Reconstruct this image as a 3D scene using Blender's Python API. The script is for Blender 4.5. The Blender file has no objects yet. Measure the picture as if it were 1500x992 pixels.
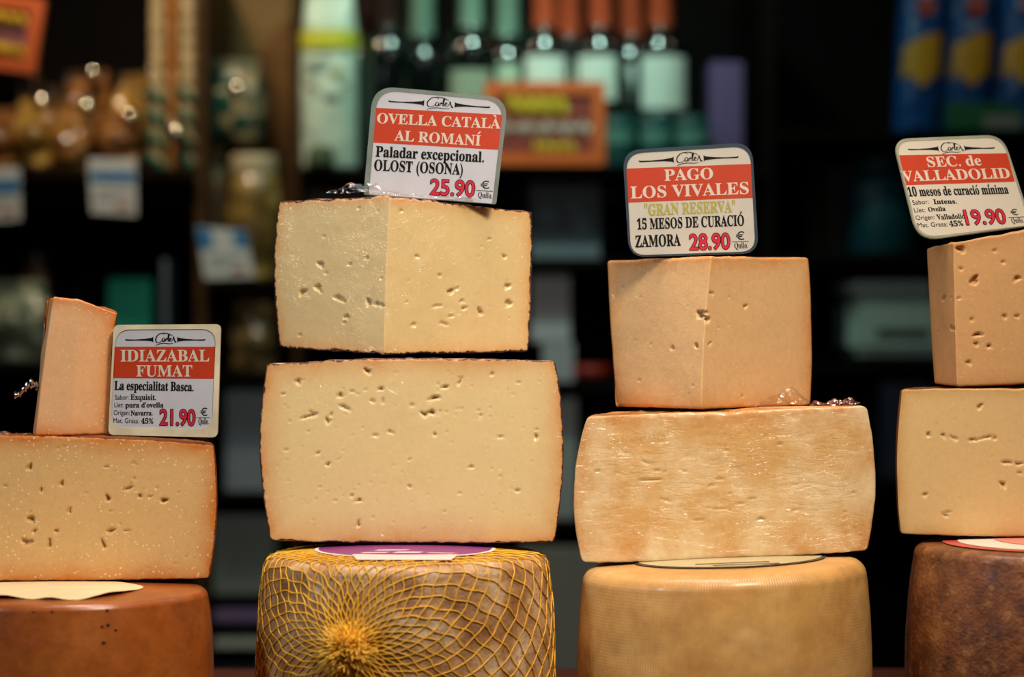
import bpy, bmesh, math, random, unicodedata
import numpy as np
from mathutils import Vector, Matrix, noise
sc = bpy.context.scene
COL = sc.collection
# ------------------------------------------------------------------ camera, light, exposure
F = 3542.0            # focal length in pixels of the 1500 px wide frame (85 mm)
CAMY, H = -1.5, 0.25
cd = bpy.data.cameras.new('camera'); cam = bpy.data.objects.new('camera', cd); COL.objects.link(cam)
cd.sensor_width = 36; cd.lens = F/1500*36
cam.location = (0, CAMY, H); cam.rotation_euler = (math.pi/2, 0, 0)
cd.dof.use_dof = True; cd.dof.focus_distance = 1.505; cd.dof.aperture_fstop = 4.0; cd.dof.aperture_blades = 9
cd.clip_start = 0.05
sc.camera = cam
sc.view_settings.view_transform = 'Standard'; sc.view_settings.look = 'None'
sc.view_settings.gamma = 1; sc.view_settings.use_curve_mapping = False
sc.view_settings.exposure = 0.0
w = bpy.data.worlds.new('world'); sc.world = w; w.use_nodes = True
w.node_tree.nodes['Background'].inputs[0].default_value = (0.35, 0.42, 0.5, 1)
w.node_tree.nodes['Background'].inputs[1].default_value = 0.012

def area(name, loc, target, size, power, color, sy=None, spread=180):
    l = bpy.data.lights.new(name, 'AREA'); l.energy = power; l.color = color
    l.shape = 'RECTANGLE'; l.size = size; l.size_y = sy or size; l.spread = math.radians(spread)
    o = bpy.data.objects.new(name, l); COL.objects.link(o); o.location = loc
    o.rotation_euler = (Vector(target)-Vector(loc)).to_track_quat('-Z', 'Y').to_euler()
    return o
def bulb(name, loc, power, color, r=0.012):
    l = bpy.data.lights.new(name, 'POINT'); l.energy = power; l.color = color; l.shadow_soft_size = r
    o = bpy.data.objects.new(name, l); COL.objects.link(o); o.location = loc
    return o
area('counter_lamp', (0.34, -0.74, 1.02), (0.02, -0.02, 0.24), 0.24, 2.45, (1.0, 0.87, 0.71), 0.2, 75)
area('counter_lamp_rear', (-0.05, -0.06, 1.2), (0.0, -0.02, 0.2), 0.9, 2.4, (1.0, 0.80, 0.70), 0.15, 70)
area('street_side_fill', (-0.95, -0.62, 0.62), (-0.05, 0.0, 0.25), 0.10, 0.85, (0.80, 0.92, 1.0), 0.25, 80)
area('shelf_lamp_bottles', (0.04, 1.08, 1.05), (0.04, 1.62, 0.60), 0.07, 0.85, (0.62, 1.0, 0.84), 0.06, 80)
area('shelf_lamp_left', (-0.52, 1.12, 1.05), (-0.50, 1.6, 0.52), 0.12, 1.0, (1.0, 0.80, 0.55), 0.06, 95)
area('shelf_lamp_right', (0.62, 1.10, 1.05), (0.58, 1.6, 0.55), 0.25, 0.16, (1.0, 0.82, 0.55), 0.06, 95)
bulb('shelf_bulb_left', (-0.50, 1.10, 0.86), 1.0, (1.0, 0.85, 0.65))
bulb('shelf_bulb_bottles', (0.12, 1.05, 0.86), 0.45, (0.55, 1.0, 0.82))

# ------------------------------------------------------------------ helpers
def at(px, py, Y):
    d = (Y-CAMY)/F
    return Vector(((px-750)*d, Y, H-(py-496)*d))
def lin(c):
    if isinstance(c, str): c = tuple(int(c[i:i+2], 16) for i in (0, 2, 4))
    return tuple((v/255/12.92 if v/255 <= .04045 else ((v/255+.055)/1.055)**2.4) for v in c[:3])+(1.0,)
def mesh(name, verts, faces, mat=None, parent=None, smooth=True):
    me = bpy.data.meshes.new(name); me.from_pydata([tuple(v) for v in verts], [], [tuple(f) for f in faces]); me.update()
    if smooth: me.polygons.foreach_set('use_smooth', [True]*len(me.polygons))
    o = bpy.data.objects.new(name, me); COL.objects.link(o)
    if mat: me.materials.append(mat)
    if parent: o.parent = parent
    return o
def thing(name, label, cat, loc=(0, 0, 0), group=None):
    o = bpy.data.objects.new(name, None); COL.objects.link(o); o.location = loc; o.empty_display_size = .02
    o['label'] = label; o['category'] = cat
    if group: o['group'] = group
    return o
def tag(o, label, cat, group=None):
    o['label'] = label; o['category'] = cat
    if group: o['group'] = group
    return o
def struct(o): o['kind'] = 'structure'; return o
def boxm(name, lo, hi, mat, parent=None, bevel=.0015, rot=0, taper=None):
    bm = bmesh.new(); bmesh.ops.create_cube(bm, size=1)
    lo, hi = Vector(lo), Vector(hi)
    for v in bm.verts:
        v.co = Vector(((v.co[i]+.5)*(hi[i]-lo[i])+lo[i] for i in range(3)))
    if bevel: bmesh.ops.bevel(bm, geom=bm.edges[:], offset=bevel, segments=2, affect='EDGES')
    if rot:
        c = (lo+hi)/2; bmesh.ops.rotate(bm, verts=bm.verts, cent=(c.x, c.y, lo.z), matrix=Matrix.Rotation(rot, 3, 'Z'))
    me = bpy.data.meshes.new(name); bm.to_mesh(me); bm.free()
    o = bpy.data.objects.new(name, me); COL.objects.link(o); me.materials.append(mat)
    if parent: o.parent = parent
    return o
def lathe(name, prof, mat, parent=None, seg=48, loc=(0, 0, 0)):
    vs, fs = [], []; n = len(prof)
    for k in range(seg):
        a = 2*math.pi*k/seg
        for r, z in prof: vs.append((loc[0]+r*math.cos(a), loc[1]+r*math.sin(a), loc[2]+z))
    for k in range(seg):
        for i in range(n-1):
            a, b = k*n+i, ((k+1) % seg)*n+i
            fs.append((a, b, b+1, a+1))
    for idx in (0, n-1):
        if prof[idx][0] > 1e-5: fs.append([k*n+idx for k in range(seg)])
    return mesh(name, vs, fs, mat, parent)
def tubes(name, paths, r, mat, parent=None, sides=5):
    vs, fs = [], []
    for pts in paths:
        if len(pts) < 2: continue
        b0 = len(vs); n = len(pts)
        for i, p in enumerate(pts):
            t = (pts[min(i+1, n-1)]-pts[max(i-1, 0)]).normalized()
            u = t.orthogonal().normalized() if i == 0 else (u-t*u.dot(t)).normalized()
            v = t.cross(u)
            for k in range(sides):
                a = 2*math.pi*k/sides; vs.append(p+(u*math.cos(a)+v*math.sin(a))*r)
        for i in range(n-1):
            for k in range(sides):
                fs.append((b0+i*sides+k, b0+i*sides+(k+1) % sides, b0+(i+1)*sides+(k+1) % sides, b0+(i+1)*sides+k))
        fs.append([b0+k for k in range(sides)][::-1]); fs.append([b0+(n-1)*sides+k for k in range(sides)])
    return mesh(name, vs, fs, mat, parent)

# ------------------------------------------------------------------ materials
class NT:
    def __init__(s, name):
        s.m = bpy.data.materials.new(name); s.m.use_nodes = True; s.t = s.m.node_tree
        s.b = s.t.nodes['Principled BSDF']; s.out = s.t.nodes['Material Output']
    def n(s, typ, **kw):
        nd = s.t.nodes.new(typ)
        for k, v in kw.items():
            if k.startswith('i_'): nd.inputs[k[2:].replace('_', ' ')].default_value = v
            else: setattr(nd, k, v)
        return nd
    def l(s, a, b): s.t.links.new(a, b)
    def ramp(s, src, stops, interp='LINEAR'):
        r = s.n('ShaderNodeValToRGB'); cr = r.color_ramp; cr.interpolation = interp
        while len(cr.elements) < len(stops): cr.elements.new(.5)
        for e, (p, c) in zip(cr.elements, stops): e.position = p; e.color = c if len(c) == 4 else c+(1,)
        s.l(src, r.inputs[0]); return r
    def noise(s, scale, detail=4, rough=.55, vec=None, dim='3D'):
        nd = s.n('ShaderNodeTexNoise'); nd.inputs['Scale'].default_value = scale
        nd.inputs['Detail'].default_value = detail; nd.inputs['Roughness'].default_value = rough
        if vec is None: vec = s.n('ShaderNodeTexCoord').outputs['Object']
        s.l(vec, nd.inputs['Vector']); return nd
    def mix(s, fac, a, b, mode='MIX'):
        nd = s.n('ShaderNodeMix', data_type='RGBA', blend_type=mode)
        for sock, v in ((nd.inputs[0], fac), (nd.inputs[6], a), (nd.inputs[7], b)):
            if hasattr(v, 'is_linked') or hasattr(v, 'links'): s.l(v, sock)
            else: sock.default_value = v
        return nd.outputs[2]
    def math(s, op, a, b=0.0, clamp=False):
        nd = s.n('ShaderNodeMath', operation=op, use_clamp=clamp)
        for sock, v in ((nd.inputs[0], a), (nd.inputs[1], b)):
            if hasattr(v, 'links'): s.l(v, sock)
            else: sock.default_value = v
        return nd.outputs[0]
    def bump(s, src, strength, dist, target='Normal', prev=None):
        nd = s.n('ShaderNodeBump'); nd.inputs['Strength'].default_value = strength; nd.inputs['Distance'].default_value = dist
        s.l(src, nd.inputs['Height'])
        if prev: s.l(prev, nd.inputs['Normal'])
        s.l(nd.outputs[0], s.b.inputs[target]); return nd.outputs[0]

def flat(name, c, rough=.5, coat=0, metal=0, spec=.5, nz=0, nscale=60):
    t = NT(name); t.b.inputs['Roughness'].default_value = rough; t.b.inputs['Metallic'].default_value = metal
    t.b.inputs['Coat Weight'].default_value = coat; t.b.inputs['Coat Roughness'].default_value = .12
    t.b.inputs['Specular IOR Level'].default_value = spec
    c = lin(c)
    n = t.noise(nscale, 3)
    k = max(nz, .04)
    r = t.ramp(n.outputs[0], [(.3, tuple(v*(1-k) for v in c[:3])), (.7, tuple(min(1, v*(1+k)) for v in c[:3]))])
    t.l(r.outputs[0], t.b.inputs['Base Color'])
    return t.m

def paste(name, core, rim, width=.012, gritty=.5, film=.25, filmscale=120, filmbump=.35, glow=.25, blotch=None, crystals=.3, streak=0, edge=None, edgew=.0012, flake=0):
    """cut cheese: rim colour of the drier paste under the rind, core colour inside, fine grain, glossy wrap on it"""
    t = NT(name)
    tc = t.n('ShaderNodeTexCoord').outputs['Object']
    at_ = t.n('ShaderNodeAttribute', attribute_name='rind_distance').outputs['Fac']
    n1 = t.noise(38, 4, .6, tc); n2 = t.noise(260, 5, .65, tc); n3 = t.noise(900, 3, .6, tc)
    d = t.math('ADD', at_, t.math('MULTIPLY', t.math('SUBTRACT', n1.outputs[0], .5), width*.9))
    f = t.math('DIVIDE', d, width, True)
    r = t.ramp(f, [(0, lin(rim)), (.22, tuple(a*.55+b*.45 for a, b in zip(lin(rim), lin(core)))), (.6, tuple(a*.16+b*.84 for a, b in zip(lin(rim), lin(core)))), (1, lin(core))])
    c = r.outputs[0]
    if blotch:
        nb = t.noise(24, 5, .62, tc)
        c = t.mix(t.ramp(nb.outputs[0], [(.42, (0, 0, 0)), (.68, (1, 1, 1))]).outputs[0], c, lin(blotch))
    g = t.ramp(n2.outputs[0], [(.25, (1-.16*gritty,)*3), (.5, (1, 1, 1)), (.8, (1+.06*gritty,)*3)])
    c = t.mix(1.0, c, g.outputs[0], 'MULTIPLY')
    vo = t.n('ShaderNodeTexVoronoi'); vo.inputs['Scale'].default_value = 330; t.l(tc, vo.inputs['Vector'])
    nsel = t.noise(70, 2, .5, tc)
    sp = t.math('MULTIPLY', t.ramp(vo.outputs['Distance'], [(.12, (1, 1, 1)), (.24, (0, 0, 0))]).outputs[0],
                t.ramp(nsel.outputs[0], [(.40, (0, 0, 0)), (.54, (1, 1, 1))]).outputs[0])
    c = t.mix(t.math('MULTIPLY', sp, crystals), c, lin('f4dcae'))
    if edge:
        ne = t.noise(190, 4, .7, tc)
        th = t.math('SUBTRACT', t.math('MULTIPLY', ne.outputs[0], edgew*3.4), edgew*.9)
        c = t.mix(t.math('MULTIPLY', t.math('SUBTRACT', th, at_), 1600.0, True), c, lin(edge))
    t.l(c, t.b.inputs['Base Color'])
    t.b.inputs['Roughness'].default_value = .5; t.b.inputs['Specular IOR Level'].default_value = .25
    t.b.inputs['Subsurface Weight'].default_value = glow; t.b.inputs['Subsurface Scale'].default_value = .004
    t.b.inputs['Subsurface Radius'].default_value = (1, .55, .25)
    h = t.math('ADD', t.math('MULTIPLY', n2.outputs[0], .6), t.math('MULTIPLY', n3.outputs[0], .4))
    prev = None
    if flake:
        mpf = t.n('ShaderNodeMapping'); mpf.inputs['Scale'].default_value = (.55, 1, 1.5); t.l(tc, mpf.inputs['Vector'])
        nf = t.noise(75, 6, .6, mpf.outputs[0]); nf.inputs['Distortion'].default_value = .25
        hf = t.math('MULTIPLY', t.ramp(nf.outputs[0], [(.36, (0, 0, 0)), (.5, (.75,)*3), (.7, (1, 1, 1))]).outputs[0], t.math('DIVIDE', d, .03, True))
        prev = t.bump(hf, flake, .0022)
    t.bump(h, .35*max(gritty, .3), .0012, 'Normal', prev)
    # the wrap: coat with its own wrinkles
    t.b.inputs['Coat Weight'].default_value = film; t.b.inputs['Coat Roughness'].default_value = .08 if film < .5 else .14
    mp = t.n('ShaderNodeMapping'); mp.inputs['Scale'].default_value = (.45, 1, 1.6) if streak else (1, 1, 1); t.l(tc, mp.inputs['Vector'])
    fw = t.noise(filmscale, 3, .5, mp.outputs[0]); fw.inputs['Distortion'].default_value = 1.2
    sel = t.noise(30, 2, .5, tc)
    msk = t.ramp(sel.outputs[0], [(.4, (.05,)*3), (.62, (1,)*3)]).outputs[0]
    if film > .5:      # thin curling creases of the tight wrap
        crease = t.math('SUBTRACT', 1.0, t.math('MULTIPLY', t.math('ABSOLUTE', t.math('SUBTRACT', fw.outputs[0], .52)), 16.0), True)
        hh = t.math('MULTIPLY', crease, t.ramp(sel.outputs[0], [(.40, (0,)*3), (.52, (1,)*3)]).outputs[0])
        hh = t.math('MULTIPLY', t.math('POWER', hh, 2.0), .30)
    else: hh = t.math('MULTIPLY', fw.outputs[0], msk)
    t.bump(hh, filmbump, .006, 'Coat Normal')
    return t.m

def rindm(name, base, dark, light, rough=.45, coat=.2, scale=22, bump=.4, spots=None, spot_amt=.5, weave=0, strength=.002):
    t = NT(name); tc = t.n('ShaderNodeTexCoord').outputs['Object']
    n1 = t.noise(scale, 6, .62, tc); n2 = t.noise(scale*7, 5, .65, tc); n3 = t.noise(scale*1.7, 4, .7, tc)
    c = t.ramp(n1.outputs[0], [(.3, lin(dark)), (.5, lin(base)), (.72, lin(light))]).outputs[0]
    c = t.mix(1.0, c, t.ramp(n2.outputs[0], [(.3, (.78, .76, .74)), (.6, (1, 1, 1))]).outputs[0], 'MULTIPLY')
    if spots:
        c = t.mix(t.math('MULTIPLY', t.ramp(n3.outputs[0], [(.56, (0, 0, 0)), (.68, (1, 1, 1))]).outputs[0], spot_amt), c, lin(spots))
    h = t.math('ADD', t.math('MULTIPLY', n2.outputs[0], .5), n3.outputs[0])
    if weave:
        sep = t.n('ShaderNodeSeparateXYZ'); t.l(tc, sep.inputs[0])
        ang = t.math('ARCTAN2', sep.outputs[1], sep.outputs[0])
        wa = t.math('SINE', t.math('MULTIPLY', ang, 330.0)); wz = t.math('SINE', t.math('MULTIPLY', sep.outputs[2], 3300.0))
        h = t.math('ADD', h, t.math('MULTIPLY', t.math('ADD', wa, t.math('MULTIPLY', wz, .12)), weave))
        c = t.mix(t.math('MULTIPLY', t.math('ADD', wa, 1.0), .07), c, lin(dark))
    t.l(c, t.b.inputs['Base Color'])
    t.b.inputs['Roughness'].default_value = rough; t.b.inputs['Coat Weight'].default_value = coat; t.b.inputs['Coat Roughness'].default_value = .2
    t.bump(h, bump, strength)
    return t.m

def filmm(name, tint='ffffff', amt=.12, rough=.06):
    t = NT(name); t.t.nodes.remove(t.b)
    tr = t.n('ShaderNodeBsdfTransparent'); gl = t.n('ShaderNodeBsdfGlossy'); gl.inputs['Roughness'].default_value = rough
    tr.inputs[0].default_value = tuple(.96*v for v in lin(tint)[:3])+(1,)
    fr = t.n('ShaderNodeFresnel'); fr.inputs['IOR'].default_value = 1.45
    n = t.noise(160, 3); bp = t.n('ShaderNodeBump'); bp.inputs['Strength'].default_value = .6; bp.inputs['Distance'].default_value = .003
    t.l(n.outputs[0], bp.inputs['Height']); t.l(bp.outputs[0], gl.inputs['Normal']); t.l(bp.outputs[0], fr.inputs['Normal'])
    mx = t.n('ShaderNodeMixShader'); t.l(t.math('ADD', fr.outputs[0], amt, True), mx.inputs[0])
    t.l(tr.outputs[0], mx.inputs[1]); t.l(gl.outputs[0], mx.inputs[2]); t.l(mx.outputs[0], t.out.inputs[0])
    return t.m

def clearm(name, c, opaque=.4, rough=.15):
    t = NT(name); tr = t.n('ShaderNodeBsdfTransparent'); tr.inputs[0].default_value = (.9, .95, .95, 1)
    t.b.inputs['Base Color'].default_value = lin(c); t.b.inputs['Roughness'].default_value = rough
    mx = t.n('ShaderNodeMixShader'); n = t.noise(50, 2)
    t.l(t.ramp(n.outputs[0], [(.3, (opaque*.8,)*3), (.7, (min(1, opaque*1.2),)*3)]).outputs[0], mx.inputs[0])
    t.l(tr.outputs[0], mx.inputs[1]); t.l(t.b.outputs[0], mx.inputs[2]); t.l(mx.outputs[0], t.out.inputs[0])
    return t.m

def woodm(name, a, b, rough=.5, scale=9):
    t = NT(name); tc = t.n('ShaderNodeTexCoord').outputs['Object']
    mp = t.n('ShaderNodeMapping'); mp.inputs['Scale'].default_value = (1, 8, 8); t.l(tc, mp.inputs['Vector'])
    n = t.noise(scale, 6, .6, mp.outputs[0])
    t.l(t.ramp(n.outputs[0], [(.3, lin(a)), (.7, lin(b))]).outputs[0], t.b.inputs['Base Color'])
    t.b.inputs['Roughness'].default_value = rough; t.b.inputs['Specular IOR Level'].default_value = .08; t.bump(n.outputs[0], .2, .002)
    return t.m

FILM = filmm('plastic_wrap_film')
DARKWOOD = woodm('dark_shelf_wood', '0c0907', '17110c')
BOARDWOOD = woodm('counter_board_wood', '4a2a1c', '6a4030', .4)

# ------------------------------------------------------------------ the setting
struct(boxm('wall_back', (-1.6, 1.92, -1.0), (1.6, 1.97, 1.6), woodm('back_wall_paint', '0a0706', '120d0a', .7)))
struct(boxm('floor', (-1.6, -1.6, -1.05), (1.6, 1.92, -1.0), flat('floor_tile', '2a2623', .6)))
ctr = boxm('counter', (-.62, -.17, -.95), (.62, .36, -.03), flat('counter_front', '3a342e', .5)); ctr.location.z = -.05
tag(ctr, 'long dark shop counter under the cheese board', 'counter')
brd = boxm('serving_board', (-.60, -.165, -.03), (.60, .335, 0), BOARDWOOD, bevel=.003); brd.location.z = 0
tag(brd, 'reddish brown wooden board carrying the four cheese stacks', 'board')
ctr.location.z = 0

# ------------------------------------------------------------------ cheese builders
def prow(pts, ws):
    """rows of one post: pts bottom to top (Vector); smooth through them"""
    P = np.array([tuple(p) for p in pts]); zz = (P[:, 2]-P[0, 2])/(P[-1, 2]-P[0, 2])
    if len(P) == 3:
        co = np.polyfit(zz, P[:, 0], 2); x = np.polyval(co, ws)
    else:
        x = np.interp(ws, zz, P[:, 0])
        if len(P) > 3:
            k = np.ones(9)/9; x = np.convolve(np.pad(x, 4, mode='edge'), k, 'valid')
    return np.stack([x, np.full_like(ws, P[0, 1]), P[0, 2]+ws*(P[-1, 2]-P[0, 2])], 1)
def fbm(p, s, seed):
    return noise.fractal(Vector(p)*s+Vector((seed*7.1, seed*3.3, seed*1.7)), 1.0, 2.0, 4)
def piece(root, posts, paste_mat, rind_mat, holes=(), nrand=30, seed=1, smooth=False, center=None, backbulge=0.0,
          step=.0009, edge_r=.0018, amp=.0004, crumb=.0006, rnd=(.0007, .0022), tips=(), slit=.70, faces_name='cheese_paste'):
    rng = random.Random(seed)
    h = at(*posts[0][1][-1], posts[0][0]).z-at(*posts[0][1][0], posts[0][0]).z
    nr = int(h/step); ws = np.linspace(0, 1, nr)
    e = np.array([0, .0006, .0014])/h; ws = np.unique(np.concatenate([ws, e, 1-e]))
    nr = len(ws)
    R = [prow([at(x, y, Y) for x, y in pts], ws) for Y, pts in posts]
    cols, kinds, nrm = [], [], []
    if smooth:
        L = np.linalg.norm(R[-1][0]-R[0][0]); n = int(L/step)
        for k in range(n+1):
            s = k/n
            if len(R) == 3: wts = (2*(s-.5)*(s-1), -4*s*(s-1), 2*s*(s-.5))
            else: wts = (1-s, s)
            cols.append(sum(a*b for a, b in zip(wts, R)))
            nrm.append((0, 1))
    else:
        for i in range(len(R)-1):
            d = R[i+1][nr//2]-R[i][nr//2]; L = math.hypot(d[0], d[1]); n = max(2, int(L/step))
            for k in range(n+(i == len(R)-2)):
                s = k/n; cols.append(R[i]*(1-s)+R[i+1]*s); nrm.append((-d[1]/L, d[0]/L))
    ncut = len(cols)
    a, b = R[-1], R[0]
    if center is None: cx = (a[nr//2][0]+b[nr//2][0])/2; cy = a[nr//2][1]
    else: cx, cy = center
    a0 = math.atan2(a[nr//2][1]-cy, a[nr//2][0]-cx); a1 = math.atan2(b[nr//2][1]-cy, b[nr//2][0]-cx)
    if a1 < a0: a1 += 2*math.pi
    ra = np.hypot(a[:, 0]-cx, a[:, 1]-cy); rb = np.hypot(b[:, 0]-cx, b[:, 1]-cy)
    nb = 70
    for k in range(1, nb):
        q = k/nb; an = a0+(a1-a0)*q; r = (ra*(1-q)+rb*q)*(1+backbulge*math.sin(math.pi*q))
        cols.append(np.stack([cx+r*math.cos(an), cy+r*math.sin(an), a[:, 2]*(1-q)+b[:, 2]*q], 1))
    V = np.array(cols)                                   # [col,row,3]
    G = V[:, nr//2, :2].mean(0)
    # rounded top and bottom edges, crumbly edge, slow waviness
    dz = np.minimum(ws, 1-ws)*h
    inset = np.where(dz < edge_r, edge_r-np.sqrt(np.maximum(0, edge_r**2-(edge_r-dz)**2)), 0)
    dirv = G[None, None, :]-V[:, :, :2]; dirv /= np.linalg.norm(dirv, axis=2, keepdims=True)+1e-9
    V[:, :, :2] += dirv*inset[None, :, None]
    for c in range(V.shape[0]):
        base = V[c, nr//2]
        ct = fbm((base[0], base[1], 0), 90, seed)*crumb; cb = fbm((base[0], base[1], 5), 90, seed)*crumb
        V[c, :, 2] += ws**10*(ct-crumb*.8)+(1-ws)**10*(abs(cb))
        for r_ in range(0, nr):
            p = V[c, r_]; d = fbm(p, 30, seed)*amp
            V[c, r_, :2] += dirv[c, r_]*d
    # holes in the cut face
    C = V[:ncut]
    dd = C[:, :, 1]-CAMY
    PX = 750+C[:, :, 0]/dd*F; PY = 496-(C[:, :, 2]-H)/dd*F
    hs = [(x[0], x[1], x[2]*.74, x[3]*slit, x[4]) for x in holes]
    for _ in range(nrand):
        ci, ri = rng.randrange(int(ncut*.06), int(ncut*.94)), rng.randrange(int(nr*.08), int(nr*.92))
        rr = rng.uniform(*rnd)/.00042*(.34+.4*rng.random()**3)
        hs.append((PX[ci, ri], PY[ci, ri], rr*rng.uniform(1, 1.9), rr*rng.uniform(.55, 1), rng.uniform(-30, 30)))
    D = np.zeros(PX.shape)
    for hx, hy, rx, ry, ang in hs:
        m = max(rx, ry)*1.6
        sel = (abs(PX-hx) < m) & (abs(PY-hy) < m)
        if not sel.any(): continue
        ca, sa = math.cos(math.radians(ang)), math.sin(math.radians(ang))
        X = (PX[sel]-hx); Y = (PY[sel]-hy)
        u = (X*ca-Y*sa)/rx; v = (X*sa+Y*ca)/ry
        th = np.arctan2(v, u); ph = rng.uniform(0, 6)
        dist = np.hypot(u, v)*(1+.22*np.sin(2*th+ph)+.18*np.sin(3*th+2*ph)+.1*np.sin(5*th+ph*3))
        dep = np.clip(1-dist**2, 0, 1)**.6*min(rx, ry)*.00042*2.1
        D[sel] = np.maximum(D[sel], dep)
    N = np.array(nrm)
    C[:, :, 0] += D*N[:, None, 0]; C[:, :, 1] += D*N[:, None, 1]
    V[:ncut] = C
    # distance to the rind on the cut
    seglen = np.concatenate([[0], np.cumsum(np.linalg.norm(np.diff(C[:, nr//2, :2], axis=0), axis=1))])
    ed = np.minimum.reduce([np.broadcast_to((ws*h)[None], PX.shape), np.broadcast_to(((1-ws)*h)[None], PX.shape),
                            np.broadcast_to(seglen[:, None], PX.shape), np.broadcast_to((seglen[-1]-seglen)[:, None], PX.shape)])
    nc = V.shape[0]
    Gv = np.array([G[0], G[1]])
    def caps(vs, fs, W, off, which, dip):
        """concentric rings closing the top or bottom of a column ring"""
        row = nr-1 if which == 'top' else 0
        n = W.shape[0]; prev = [off+c*nr+row for c in range(n)]
        zm = W[:, row, 2].mean()
        for f in (.97, .85, .6, .3):
            ring = []
            for c in range(n):
                p = W[c, row].copy(); p[:2] = Gv+(p[:2]-Gv)*f
                p[2] = p[2]*(.6+.4*f)+zm*(.4-.4*f)
                p[2] += -dip if which == 'top' else dip
                ring.append(len(vs)); vs.append(tuple(p))
            for c in range(n):
                q = (prev[c], prev[(c+1) % n], ring[(c+1) % n], ring[c])
                fs.append(q if which == 'top' else q[::-1])
            prev = ring
        vs.append((Gv[0], Gv[1], zm+(-dip if which == 'top' else dip))); k = len(vs)-1
        for c in range(n):
            q = (prev[c], prev[(c+1) % n], k); fs.append(q if which == 'top' else q[::-1])
    # paste: closed body, its back wall just inside the rind
    W = V.copy()
    bd = Gv[None, None]-W[ncut:, :, :2]; bd /= np.linalg.norm(bd, axis=2, keepdims=True)+1e-9
    W[ncut:, :, :2] += bd*.0014
    vs = [tuple(p) for p in W.reshape(-1, 3)]; fs = []
    for c in range(nc):
        d = (c+1) % nc
        for r_ in range(nr-1): fs.append((c*nr+r_, d*nr+r_, d*nr+r_+1, c*nr+r_+1))
    caps(vs, fs, W, 0, 'top', .0012); caps(vs, fs, W, 0, 'bottom', .0012)
    po = mesh(faces_name, vs, fs, paste_mat, root)
    attr = po.data.attributes.new('rind_distance', 'FLOAT', 'POINT')
    val = np.zeros(len(vs), dtype=np.float32); val[:ncut*nr] = ed.reshape(-1)
    attr.data.foreach_set('value', val)
    # rind: back wall and caps
    idx = [ncut-1]+list(range(ncut, nc))+[0]
    vs = []; fs = []
    for c in range(nc): vs += [tuple(p) for p in V[c]]
    for i in range(len(idx)-1):
        c, d = idx[i], idx[i+1]
        for r_ in range(nr-1): fs.append((c*nr+r_, d*nr+r_, d*nr+r_+1, c*nr+r_+1))
    caps(vs, fs, V, 0, 'top', 0); caps(vs, fs, V, 0, 'bottom', 0)
    used = sorted({i for f in fs for i in f}); rm = {o: n for n, o in enumerate(used)}
    mesh('rind', [vs[i] for i in used], [[rm[i] for i in f] for f in fs], rind_mat, root)

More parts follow.
